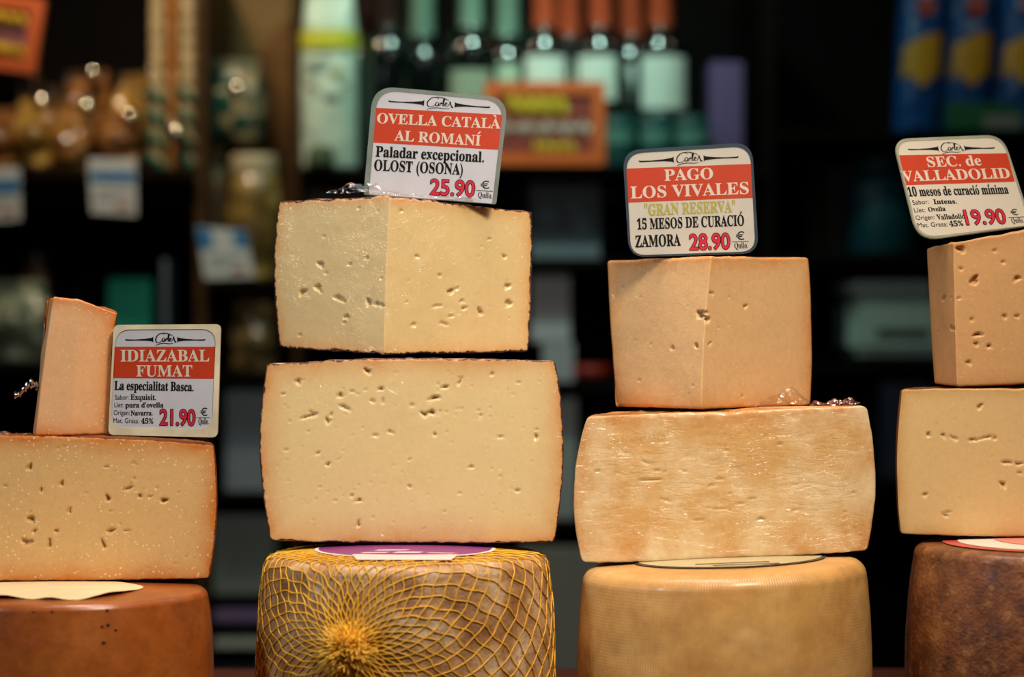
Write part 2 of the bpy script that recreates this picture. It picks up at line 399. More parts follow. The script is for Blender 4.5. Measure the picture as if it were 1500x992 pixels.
class Wheel:
    """a whole wheel: rounded rims, bulging side, slightly domed top"""
    def __init__(s, xl, xr, cy, ztop, bulge=.0035, rim=.009, dome=.0025, tilt=0, seed=1, amp=.0008):
        d = (cy-CAMY)/F
        s.cx, s.cy, s.R, s.h = ((xl+xr)/2-750)*d, cy, (xr-xl)/2*d, ztop
        s.rim, s.bulge, s.dome, s.tilt, s.seed, s.amp = rim, bulge, dome, tilt, seed, amp
        pr = [(0, .0008), (s.R*.6, .0008)]
        def side(z): return s.R-bulge*((z/s.h-.45)/.5)**2
        for k in range(9):
            a = math.pi/2*k/8; pr.append((side(rim)-rim+rim*math.sin(a), rim-rim*math.cos(a)))
        for k in range(1, 40): z = rim+(s.h-2*rim)*k/40; pr.append((side(z), z))
        for k in range(11):
            a = math.pi/2*k/10; pr.append((side(s.h-rim)-rim+rim*math.cos(a), s.h-rim+rim*math.sin(a)))
        r0 = pr[-1][0]
        for k in range(1, 16): r = r0*(1-k/15); pr.append((r, s.h+dome*(1-(r/r0)**2)))
        s.prof = pr
        s.arc = [0]
        for p, q in zip(pr, pr[1:]): s.arc.append(s.arc[-1]+math.hypot(q[0]-p[0], q[1]-p[1]))
    def pt(s, r, z, a, off=0):
        p = Vector((r*math.cos(a), r*math.sin(a), z))
        n = fbm(p, 22, s.seed)*s.amp if r > s.R*.2 else 0
        k = (r+n+off)/max(r, 1e-6)
        w = max(0, z/s.h)
        return Vector((p.x*k, p.y*k, z+w*s.tilt*p.x+(off if z > s.h-.002 else 0)))
    def surf(s, arc, a, off):
        i = int(np.searchsorted(s.arc, arc)); i = min(max(i, 1), len(s.arc)-1)
        t = (arc-s.arc[i-1])/(s.arc[i]-s.arc[i-1]+1e-9)
        r = s.prof[i-1][0]*(1-t)+s.prof[i][0]*t; z = s.prof[i-1][1]*(1-t)+s.prof[i][1]*t
        return s.pt(r, z, a, off)
    def build(s, root, mat, seg=220, name='rind'):
        vs, fs = [], []; n = len(s.prof)
        for k in range(seg):
            a = 2*math.pi*k/seg
            for r, z in s.prof: vs.append(s.pt(max(r, 1e-4), z, a))
        for k in range(seg):
            for i in range(n-1):
                a, b = k*n+i, ((k+1) % seg)*n+i; fs.append((a, b, b+1, a+1))
        return mesh(name, vs, fs, mat, root)
    def topz(s, x, y):
        r = math.hypot(x, y); return s.h+s.dome*(1-min(1, r/(s.R-s.rim))**2)+s.tilt*x
    def sheet(s, name, outline, mat, root, off=.0006, wave=0, seed=3, drop=None):
        """flat label following the domed top; outline = list of local (x, y)"""
        cx = sum(p[0] for p in outline)/len(outline); cy = sum(p[1] for p in outline)/len(outline)
        vs, fs = [], []; n = len(outline); rings = 14
        for k in range(rings+1):
            f = k/rings
            for p in outline:
                x, y = cx+(p[0]-cx)*f, cy+(p[1]-cy)*f
                z = s.topz(x, y)+off
                if wave and y < -.008: z += wave*max(0, f-.6)/.4*max(-.1, noise.noise(Vector((x*70, y*20, seed)))+.1)
                vs.append((x, y, z))
        for k in range(rings):
            for i in range(n):
                fs.append((k*n+i, (k+1)*n+i, (k+1)*n+(i+1) % n, k*n+(i+1) % n))
        return mesh(name, vs, fs, mat, root)

def film_patch(root, quad, n=26, crumple=.004, seed=1, mat=None, name='plastic_wrap', freq=120):
    """loose crumpled wrap: quad = four world points"""
    a, b, c, d = [Vector(q) for q in quad]
    nrm = (b-a).cross(d-a).normalized(); vs, fs = [], []
    for i in range(n+1):
        for j in range(n+1):
            u, v = i/n, j/n
            p = a*(1-u)*(1-v)+b*u*(1-v)+c*u*v+d*(1-u)*v
            r = abs(noise.noise(p*freq+Vector((seed, 0, 0))))+.5*abs(noise.noise(p*freq*2.3+Vector((0, seed, 0))))
            e = min(u, 1-u, v, 1-v)
            vs.append(p+nrm*crumple*(r-.2)*min(1, .35+e*5))
    for i in range(n):
        for j in range(n): fs.append((i*(n+1)+j, (i+1)*(n+1)+j, (i+1)*(n+1)+j+1, i*(n+1)+j+1))
    return mesh(name, vs, fs, mat or FILM, root, smooth=False)

def zpx(py, Y): return at(750, py, Y).z

# ------------------------------------------------------------------ cheese materials
P_ROSEMARY = paste('pale_sheep_paste', 'e0c690', 'd2965a', .020, .35, .35, 150, .5, .25, crystals=.25, edge='4a2c2c', edgew=.0014)
P_ROSEMARY_WRAPPED = paste('pale_sheep_paste_wrapped', 'dfc48c', 'd69c5c', .012, .35, 1.0, 150, 1.0, .25, crystals=.3, edge='3e2228', edgew=.0018)
P_ZAMORA = paste('golden_aged_paste', 'deb682', 'd09256', .016, .6, .22, 90, .4, .3, crystals=.35)
P_ZAMORA_HALF = paste('golden_flaky_paste', 'd6aa6c', 'c88a48', .020, .6, .6, 70, .6, .25, blotch='ead4a8', crystals=.3, streak=1, flake=.22)
P_VALLADOLID = paste('amber_paste', 'd2a26c', 'c28c56', .010, .5, .15, 90, .3, .3, crystals=.2)
P_VALLADOLID_HALF = paste('straw_paste', 'dcba80', 'c99a5c', .010, .5, .15, 90, .3, .25, crystals=.2)
P_SMOKED = paste('smoked_paste', 'd6ae74', 'c87830', .018, .7, .22, 90, .35, .25, crystals=.8, edge='6a2c14', edgew=.0009)
P_SMOKED_SLICE = paste('smoked_slice_paste', 'e8b27e', 'd67a2c', .014, .5, .2, 90, .3, .35, crystals=.5)
R_HERB = rindm('rosemary_rind', 'a87868', '3a2430', 'd8a088', .35, .6, 120, .8, '2a1a22', .8)
R_AMBER = rindm('amber_rind', 'c98a4a', '9a5a28', 'dca060', .4, .4, 30, .3)
R_SMOKED = rindm('smoked_rind', 'b5622a', '7a3414', 'c97a38', .35, .5, 20, .35)
R_SMOKEDWHEEL = rindm('smoked_wheel_rind', 'a4561f', '7c3812', 'b86a2c', .34, .35, 13, .3, '4a1c0c', .35)
R_NETTED = rindm('netted_wheel_rind', 'b48a5c', '7a4a2a', 'd8c4a8', .5, .2, 42, .8, '6a3c20', .5)
R_GOLDWHEEL = rindm('golden_wheel_rind', 'd8a660', 'c48c4a', 'e4ba7c', .38, .3, 11, .30, weave=.28, strength=.0012)
R_BROWNWHEEL = rindm('brown_wheel_rind', '74401e', '42200e', '9a602e', .4, .25, 62, .7, 'b07c40', .5)

# ------------------------------------------------------------------ stack 1 (smoked)
CY = -.03
w1 = Wheel(-124, 312, CY, zpx(851.5, 0)-.0022, bulge=.0035, rim=.0045, dome=.0018, seed=3, amp=.001)
t = thing('whole_cheese', 'whole smooth orange brown wheel at the bottom of the leftmost stack', 'cheese', (w1.cx, w1.cy, 0))
w1.build(t, R_SMOKEDWHEEL)
sp = random.Random(4); dots = []
for (px, py, rr) in ((150, 920, .0016), (158, 918, .0019), (168, 926, .0017), (151, 943, .0021), (158, 885, .0018), (50, 893, .0013), (78, 893, .0014)):
    x = (px-750)*(1.385/F)-w1.cx
    a = math.atan2(-math.sqrt(max(1e-6, w1.R**2-x*x)), x); z = H-(py-496)*(1.385/F)
    s_ = float(np.interp(z, [p[1] for p in w1.prof[12:52]], w1.arc[12:52]))
    c0 = w1.surf(s_, a, .0004); tang = Vector((-math.sin(a), math.cos(a), 0)); nrm = Vector((math.cos(a), math.sin(a), 0))
    n0 = len(dots)
    dots.append([c0+tang*math.cos(k)*rr*.6*sp.uniform(.7, 1.3)+Vector((0, 0, 1))*math.sin(k)*rr*.5*sp.uniform(.6, 1.2) for k in [2*math.pi*j/9 for j in range(9)]])
for d in dots: mesh('mold_spot', d, [tuple(range(9))], bpy.data.materials.get('dark_mold') or flat('dark_mold', '2c0f0a', .6), t)
pap = [(x, y) for x, y in ((-.10, -.055), (-.06, -.066), (-.02, -.063), (.01, -.068), (.03, -.062), (.048, -.03), (.05, .01), (0, .05), (-.07, .03))]
def smooth_poly(pts, n=8):
    out = []; m = len(pts)
    for i in range(m):
        p0, p1, p2, p3 = [Vector((*pts[(i+k) % m], 0)) for k in (-1, 0, 1, 2)]
        for k in range(n):
            t_ = k/n
            q = .5*((2*p1)+(-p0+p2)*t_+(2*p0-5*p1+4*p2-p3)*t_**2+(-p0+3*p1-3*p2+p3)*t_**3)
            out.append((q.x, q.y))
    return out
pap = [(x*.9, y*.95) for x, y in smooth_poly(pap)]
pw = w1.sheet('paper_label', pap, flat('cream_paper', 'e8cfa0', .6, nz=.1, nscale=25), None, .0004, .004, 5)
tag(pw, 'cream paper sheet lying on the orange brown wheel of the leftmost stack', 'label')
pw.location = (w1.cx, w1.cy, 0)
t = thing('cheese_half', 'half smoked cheese with orange brown rind standing under the leftmost price card', 'cheese')
piece(t, [(0, [(-118, 850), (-126, 745), (-116, 640)]), (0, [(95, 851.5), (95, 745), (95, 638)]), (0, [(306, 848), (317, 745), (312, 651)])],
      P_SMOKED, R_SMOKED, smooth=True, seed=11, nrand=46, edge_r=.002, rnd=(.0007, .002), holes=(
      (43, 685, 7, 5, 20), (90, 709, 6, 5, 0), (158, 730, 6, 6, 0), (187, 716, 10, 4, 5), (205, 727, 5, 4, 0), (220, 728, 5, 3, 0), (240, 733, 6, 6, 0),
      (102, 749, 4, 5, 0), (46, 760, 6, 9, 0), (50, 779, 4, 7, 0), (83, 778, 5, 4, 0), (162, 778, 8, 5, 0), (152, 798, 5, 9, 20), (40, 794, 13, 6, 10), (72, 797, 5, 8, 0), (185, 777, 6, 3, 0), (60, 718, 4, 5, 0)))
film_patch(t, [at(-60, 637.5, .01), at(50, 637, .004), at(48, 637.5, .03), at(-60, 636, .04)], 22, .004, 4)
t = thing('cheese_slice', 'thin leaning smoked cheese slice with orange top edge left of its price card', 'cheese')
piece(t, [(.030, [(48, 640), (57, 560), (60, 515), (66, 490), (72, 436)]), (.006, [(52, 639), (60, 560), (67, 515), (72, 480), (78, 433)]), (.004, [(105, 638.5), (110, 560), (113, 480), (122, 438)]),
          (.008, [(159, 637), (164, 560), (164, 520), (167, 480), (172, 457)])],
      P_SMOKED_SLICE, R_SMOKED, seed=5, nrand=0, center=((112-750)*1.53/F, .010), crumb=.0008)
pts = []
for k in range(14):
    u = k/13; p = at(56-34*u, 568-7*math.sin(u*5)+4*u, .018+.01*u); pts.append(p)
vs, fs = [], []
for k, p in enumerate(pts):
    wv = .0034*(1-.5*abs(k/13-.4))*(1+.5*math.sin(k*2.1))
    for j in range(6):
        a = j/6*2*math.pi+k*.7; vs.append(p+Vector((0, math.cos(a)*wv, math.sin(a)*wv*.8)))
for k in range(13):
    for j in range(6): fs.append((k*6+j, k*6+(j+1) % 6, (k+1)*6+(j+1) % 6, (k+1)*6+j))
mesh('plastic_wrap', vs, fs, filmm('twisted_wrap', 'd8e4e8', .25, .1), t, smooth=False)

# ------------------------------------------------------------------ stack 2 (rosemary, netted wheel)
w2 = Wheel(377, 811, 0, zpx(798, 0)-.0055, bulge=.0045, rim=.008, dome=.0040, seed=6, amp=.0016)
t = thing('whole_cheese', 'whole mottled wheel in yellow string net with a tied knot in front', 'cheese', (w2.cx, w2.cy, 0))
w2.build(t, R_NETTED)
NETM = flat('yellow_net_string', 'e0a81c', .45, .1, nz=.25, nscale=150)
kx = (512-750)*(1.412/F)-w2.cx; ka = math.atan2(-math.sqrt(w2.R**2-kx*kx), kx); kz = H-(950-496)*(1.408/F)
karc = float(np.interp(kz, [p[1] for p in w2.prof[12:52]], w2.arc[12:52]))
amax = w2.arc[-1]; paths = []
NS = 46
for s_ in (1, -1):
    for k in range(NS):
        th0 = 2*math.pi*(k+.25*s_)/NS; pts = []; r = .004
        while r < .30:
            th = th0+s_*(8.5*r+.22*math.log(1+r/.02))
            wob = .0012*math.sin(r*400+k*2.1)*min(1, r/.05)
            dx, ds = r*math.cos(th)+wob, r*math.sin(th)+wob*.5
            a = ka+dx/w2.R; sarc = karc+ds
            if sarc > amax-.02 or sarc < .03 or abs(dx) > math.pi*w2.R*.98: break
            pts.append(w2.surf(sarc, a, .0006+.003*math.exp(-r/.010)))
            r += .0022+.01*r
        paths.append(pts)
tubes('net', paths, .00042, NETM, t, 5)
rk = random.Random(8); paths = []
kc = w2.surf(karc, ka, .002); kn = Vector((math.cos(ka), math.sin(ka), 0))
for k in range(700):
    d = Vector((rk.gauss(0, 1), rk.gauss(0, 1), rk.gauss(0, 1))).normalized(); d = (d+kn*.75).normalized()
    p = kc+Vector((rk.gauss(0, .0022), rk.gauss(0, .001), rk.gauss(0, .0025))); L = rk.uniform(.007, .0165); pts = []
    cr = Vector((rk.gauss(0, 1), rk.gauss(0, 1), rk.gauss(0, 1)))*.0022
    for j in range(6): u = j/5; pts.append(p+d*L*u+cr*u*u)
    paths.append(pts)
tubes('net_knot', paths, .00042, flat('yellow_knot_string', 'f2be40', .5, nz=.15, nscale=200), t, 4)
circ = lambda r, cx=0, cy=0, n=72: [(cx+r*math.cos(2*math.pi*k/n), cy+r*math.sin(2*math.pi*k/n)) for k in range(n)]
lab = thing('cheese_label', 'round purple and white label on top of the netted wheel', 'label', (w2.cx, w2.cy, 0))
w2.sheet('label_edge', circ(.056, 0, -.004), flat('label_white', 'ead8d8', .45), lab, .0010)
w2.sheet('label_disc', circ(.0535, 0, -.004), flat('label_purple', '7a2a70', .4), lab, .0012)
w2.sheet('label_panel', [(-.026, -.068), (.030, -.068), (.034, -.046), (-.030, -.046)], flat('label_pink_white', 'ecc4bc', .45), lab, .0014)
for k, (x0, x1, y0, y1) in enumerate(((-.026, -.010, -.0435, -.040), (-.006, .010, -.0445, -.039), (.014, .030, -.0435, -.041), (-.018, .002, -.033, -.029))):
    w2.sheet('label_print', [(x0, y0), (x1, y0), (x1+.003, y1), (x0+.003, y1)], flat('label_print_white', 'e0c8d4', .5), lab, .0015)

t = thing('cheese_half', 'large pale half cheese directly above the yellow netted wheel', 'cheese')
piece(t, [(0, [(397, 793), (380.5, 665), (391, 531)]), (0, [(604, 797), (604, 660), (604, 522.5)]), (0, [(811, 795), (825.5, 665), (813, 527)])],
      P_ROSEMARY, R_HERB, smooth=True, seed=21, nrand=120, rnd=(.0006, .0014), crumb=.0012, holes=(
      (437, 560, 8, 4, -40), (498, 580, 8, 4, 5), (505, 597, 10, 4, -25), (455, 609, 15, 4, 20), (480, 617, 4, 6, 0), (558, 570, 5, 4, 0), (546, 588, 5, 3, -20), (561, 589, 3, 5, 0),
      (652, 567, 7, 4, 20), (636, 583, 10, 5, 20), (622, 607, 7, 5, 0), (632, 604, 6, 6, 0), (539, 544, 7, 5, -20), (673, 560, 8, 3, 60), (721, 548, 4, 3, 0), (550, 638, 5, 3, 0),
      (572, 633, 6, 3, -30), (637, 637, 3, 4, 0), (466, 664, 4, 3, 0), (480, 681, 4, 4, 0), (690, 684, 5, 3, 0), (515, 727, 4, 3, 0), (526, 733, 5, 4, 0), (600, 713, 4, 3, 0), (758, 719, 5, 3, 0), (525, 768, 4, 6, 0), (485, 608, 4, 3, 0), (785, 640, 3, 8, 10)))
t = thing('cheese_wedge', 'pale wrapped cheese wedge with dark herb rind topmost of the second stack', 'cheese')
piece(t, [(.052, [(409, 510), (402, 420), (409, 291)]), (.004, [(563, 520.5), (565, 420), (572, 283.5)]), (.050, [(773, 516.5), (779, 420), (779, 307)])],
      P_ROSEMARY_WRAPPED, R_HERB, seed=31, nrand=26, center=((590-750)*1.52/F, .03), backbulge=.15, crumb=.0016, holes=(
      (443, 428, 7, 6, 30), (466, 421, 5, 7, 0), (497, 437, 9, 5, -30), (540, 443, 5, 6, 0), (470, 387, 5, 6, 0), (537, 378, 4, 3, 0), (611, 376, 5, 3, 0), (660, 427, 6, 5, 0),
      (669, 423, 4, 3, 0), (640, 448, 7, 3, 10), (677, 441, 4, 3, 0), (680, 451, 4, 4, 0), (743, 420, 9, 4, 35), (745, 445, 9, 5, 30), (606, 476, 6, 3, 0), (650, 474, 9, 3, -20), (704, 457, 5, 7, 30), (644, 404, 3, 3, 0), (716, 350, 3, 3, 0), (660, 463, 4, 3, 0)))
film_patch(t, [at(476, 284, .03), at(560, 281, .012), at(552, 268, .018), at(512, 272, .030)], 26, .006, 9, freq=90)
film_patch(t, [at(545, 284, .010), at(700, 293, .022), at(690, 289.5, .026), at(548, 281.5, .016)], 24, .0018, 12, freq=110)

# ------------------------------------------------------------------ stack 3 (golden)
w3 = Wheel(845, 1275, 0, zpx(817, 0)-.0030, bulge=.004, rim=.010, dome=.0018, tilt=.040, seed=9, amp=.0008)
t = thing('whole_cheese', 'whole golden wheel with a fine cloth pattern on its rind', 'cheese', (w3.cx, w3.cy, 0))
w3.build(t, R_GOLDWHEEL)
lab = thing('cheese_label', 'round olive grey label on top of the golden wheel', 'label', (w3.cx, w3.cy, 0))
w3.sheet('label_edge', circ(.0600, .004, .008), flat('label_dark_edge', '4a4030', .4), lab, .0007)
w3.sheet('label_disc', circ(.0575, .004, .008), flat('label_olive', 'b8aa80', .4), lab, .0010)
for x0, x1, y0, y1 in ((-.01, .03, -.044, -.040), (-.02, .025, -.034, -.030)):
    w3.sheet('label_print', [(x0, y0), (x1, y0), (x1, y1), (x0, y1)], flat('label_print_brown', '6a5a40', .5), lab, .0013)
t = thing('cheese_half', 'flaky golden half cheese directly above the cloth patterned golden wheel', 'cheese')
piece(t, [(0, [(853, 825), (841, 705), (861, 609)]), (0, [(1062, 819.5), (1062, 705), (1062, 601)]), (0, [(1270, 808), (1282, 720), (1268, 594)])],
      P_ZAMORA_HALF, R_AMBER, smooth=True, slit=.42, seed=41, nrand=22, edge_r=.003, rnd=(.0006, .0014), amp=.0008, holes=(
      (1001, 690, 8, 3, -20), (1055, 702, 9, 3, 10), (1040, 712, 9, 3, 0), (1068, 723, 6, 3, 0), (965, 690, 10, 3, -10), (955, 703, 20, 5, 0), (945, 677, 12, 3, -30), (1163, 710, 6, 3, 0),
      (1098, 730, 10, 3, 0), (1085, 738, 8, 3, 5), (1050, 745, 22, 3, -4), (1115, 760, 8, 5, 0), (1025, 762, 14, 3, 0), (1145, 650, 12, 3, 10), (1065, 661, 12, 2.5, 0), (1165, 748, 9, 3, 20), (975, 733, 16, 3, -20)))
film_patch(t, [at(915, 606.5, .004), at(1090, 602.2, .004), at(1090, 602, .022), at(905, 606, .022)], 30, .0022, 3, freq=80)
film_patch(t, [at(1185, 596, .006), at(1262, 593, .006), at(1258, 590, .03), at(1190, 592, .03)], 24, .006, 5, mat=filmm('violet_sheen_wrap', 'f0e0ff', .2, .08), freq=130)
t = thing('cheese_wedge', 'plain golden quarter wedge standing under the gran reserva price card', 'cheese')
piece(t, [(.062, [(904, 596), (894, 470), (890, 381)]), (.003, [(1027, 600), (1033, 470), (1042, 374)]), (.064, [(1187, 594), (1189, 480), (1184, 377)])],
      P_ZAMORA, R_AMBER, seed=51, nrand=26, center=((1035-750)*1.503/F, .003), edge_r=.002, rnd=(.0004, .001), holes=(
      (1027, 460, 9, 8, -20), (1036, 468, 6, 6, 0), (1020, 507, 4, 4, 0), (1043, 430, 4, 3, 0), (1092, 449, 4, 4, 0), (985, 510, 4, 3, 0), (1040, 504, 3, 3, 0)))
film_patch(t, [at(1088, 599, .012), at(1193, 593, .044), at(1160, 567, .040), at(1128, 583, .030)], 26, .006, 7, freq=70)

# ------------------------------------------------------------------ stack 4 (brown wheel)
w4 = Wheel(1329, 1763, -.005, zpx(788.5, 0)-.0030, bulge=.005, rim=.007, dome=.0020, seed=12, amp=.0012)
t = thing('whole_cheese', 'whole dark brown wheel at the bottom of the rightmost stack', 'cheese', (w4.cx, w4.cy, 0))
w4.build(t, R_BROWNWHEEL)
lab = thing('cheese_label', 'red and white round label on top of the dark brown wheel', 'label', (w4.cx, w4.cy, 0))
w4.sheet('label_disc', circ(.070, 0, -.006), flat('label_red', 'c04a48', .4), lab, .0006)
w4.sheet('label_panel', circ(.0630, .002, -.008), flat('label_white_red', 'e8dcc8', .4), lab, .0009)
w4.sheet('label_band', circ(.050, 0.012, -.006), flat('label_pale_red', 'd88878', .4), lab, .0012)
t = thing('cheese_half', 'straw coloured half cheese directly above the dark brown wheel', 'cheese')
piece(t, [(0, [(1320, 783), (1314, 680), (1321, 569.5)]), (0, [(1540, 787.5), (1540, 680), (1540, 568)]), (0, [(1758, 786), (1768, 680), (1756, 569)])],
      P_VALLADOLID_HALF, rindm('brown_half_rind', '8a4a28', '5a2c18', 'a8643c', .4, .4, 30, .3), smooth=True, seed=61, nrand=26, rnd=(.0005, .0012), holes=(
      (1360, 637, 5, 4, -30), (1382, 638, 3, 7, 20), (1398, 642, 8, 3, -20), (1425, 645, 12, 3, 0), (1445, 641, 12, 3, 15), (1457, 642, 3, 5, 0), (1475, 677, 9, 4, 0), (1492, 679, 8, 4, -15),
      (1470, 710, 5, 7, 20), (1435, 596, 4, 6, -30), (1388, 750, 8, 2.5, 10), (1385, 755, 7, 3, -15), (1355, 725, 6, 3, 30), (1495, 693, 5, 3, 0)))
t = thing('cheese_wedge', 'amber wedge with small holes and slanted top topmost of the rightmost stack', 'cheese')
piece(t, [(.050, [(1369, 563), (1362, 450), (1358, 362)]), (.004, [(1402, 567), (1399, 450), (1396, 353)]), (.006, [(1500, 564), (1500, 450), (1500, 335.5)]), (.010, [(1560, 562), (1560, 450), (1560, 327)]), (.03, [(1640, 560), (1642, 450), (1640, 326)])],
      P_VALLADOLID, rindm('reddish_rind', '9c5a3c', '6a3020', 'b87850', .4, .4, 30, .3), seed=71, nrand=14, center=((1490-750)*1.53/F, .03), rnd=(.0004, .0012), holes=(
      (1427, 411, 10, 7, 15), (1408, 394, 4, 3, 0), (1470, 384, 4, 3, 0), (1490, 408, 6, 5, 20), (1457, 367, 4, 3, 0), (1382, 437, 4, 4, 0), (1395, 481, 6, 3, 0), (1472, 464, 4, 4, 0), (1490, 463, 4, 4, 0),
      (1423, 469, 5, 3, 0), (1432, 490, 8, 5, 0), (1430, 504, 5, 4, 0), (1449, 507, 4, 5, 0), (1419, 531, 4, 5, 0), (1408, 365, 7, 7, 0), (1405, 437, 3, 3, 0)))

# ------------------------------------------------------------------ price cards
TXT = {}
def glyphs(s, kind, offset=0.0):
    """text as flat geometry (verts, faces, bounds); serif letters come from the mathematical bold alphabet of the built-in font"""
    key = (s, kind, offset)
    if key in TXT: return TXT[key]
    def conv(ch):
        if kind != 'serif': return ch
        if 'A' <= ch <= 'Z': return chr(0x1D400+ord(ch)-65)
        if 'a' <= ch <= 'z': return chr(0x1D41A+ord(ch)-97)
        if '0' <= ch <= '9': return chr(0x1D7CE+ord(ch)-48)
        return ch
    def raw(body):
        c = bpy.data.curves.new('t', 'FONT'); c.body = body; c.offset = offset; c.resolution_u = 6
        o = bpy.data.objects.new('t', c); COL.objects.link(o); bpy.context.view_layer.update()
        me = bpy.data.meshes.new_from_object(o.evaluated_get(bpy.context.evaluated_depsgraph_get()))
        v = [tuple(x.co) for x in me.vertices]; f = [tuple(p.vertices) for p in me.polygons]
        bpy.data.objects.remove(o); bpy.data.curves.remove(c); bpy.data.meshes.remove(me)
        return v, f
    base, marks = '', []
    for ch in s:
        dec = unicodedata.normalize('NFD', ch)
        base += conv(dec[0]) if len(dec) > 1 or kind == 'serif' else ch
        if kind == 'serif' and len(dec) > 1: marks.append((len(base)-1, dec[1], dec[0].isupper()))
    v, f = raw(base); v = list(v); f = list(f)
    for i, m, up in marks:
        vx = max(p[0] for p in raw(base[:i+1])[0]); vc = raw(base[i])[0]
        wc = max(p[0] for p in vc)-min(p[0] for p in vc); cx = vx-wc/2; y = .74 if up else .56
        if not up and base[i] == conv('i'): y = .60
        n = len(v)
        if m == '\u0301': q = [(cx-.08, y), (cx+.0, y-.01), (cx+.19, y+.18), (cx+.04, y+.2)]
        elif m == '\u0300': q = [(cx+.08, y), (cx, y-.01), (cx-.19, y+.18), (cx-.04, y+.2)]
        else: q = [(cx-.17, y+.01), (cx-.1, y+.03), (cx+.04, y+.02), (cx+.16, y+.09), (cx+.17, y+.12), (cx+.08, y+.08), (cx-.06, y+.11), (cx-.16, y+.06)]
        v += [(a, b, 0) for a, b in q]; f.append(tuple(range(n, n+len(q))))
    xs = [p[0] for p in v]
    caph = {'serif': .69, 'sans': .73, 'price': .73}[kind]
    TXT[key] = (v, f, min(xs), max(xs), caph); return TXT[key]

INK = flat('black_ink', '07070a', .6, 0, spec=.15); REDINK = flat('red_ink', 'b8283a', .4, .1, spec=.2); OLIVEINK = flat('olive_ink', '9a9440', .4, .2)
BANDRED = flat('red_band_print', 'b03618', .35, .3); BANDINK = flat('cream_print', 'c6b8a8', .4, .2)
LOGO = [  # script strokes in a 0..1 x 0..1 box, y up
    [(.46, .88), (.36, .99), (.22, .96), (.08, .72), (.04, .45), (.10, .26), (.22, .28), (.33, .42)],
    [(.22, .96), (.45, 1.02), (.68, .92), (.82, .80)],
    [(.46, .58), (.40, .62), (.34, .50), (.36, .36), (.42, .36), (.47, .55), (.46, .38), (.50, .38)],
    [(.50, .38), (.54, .60), (.56, .52), (.61, .60)],
    [(.60, .36), (.66, .80), (.66, .92), (.62, .80), (.62, .40), (.66, .36)],
    [(.66, .42), (.75, .52), (.74, .62), (.69, .56), (.69, .40), (.76, .36), (.82, .44)],
    [(.80, .42), (.88, .64), (.86, .70), (.92, .40), (.98, .28), (.90, .32)],
    [(.04, .02), (.18, .14), (.42, .20), (.66, .16), (.86, .20)]]

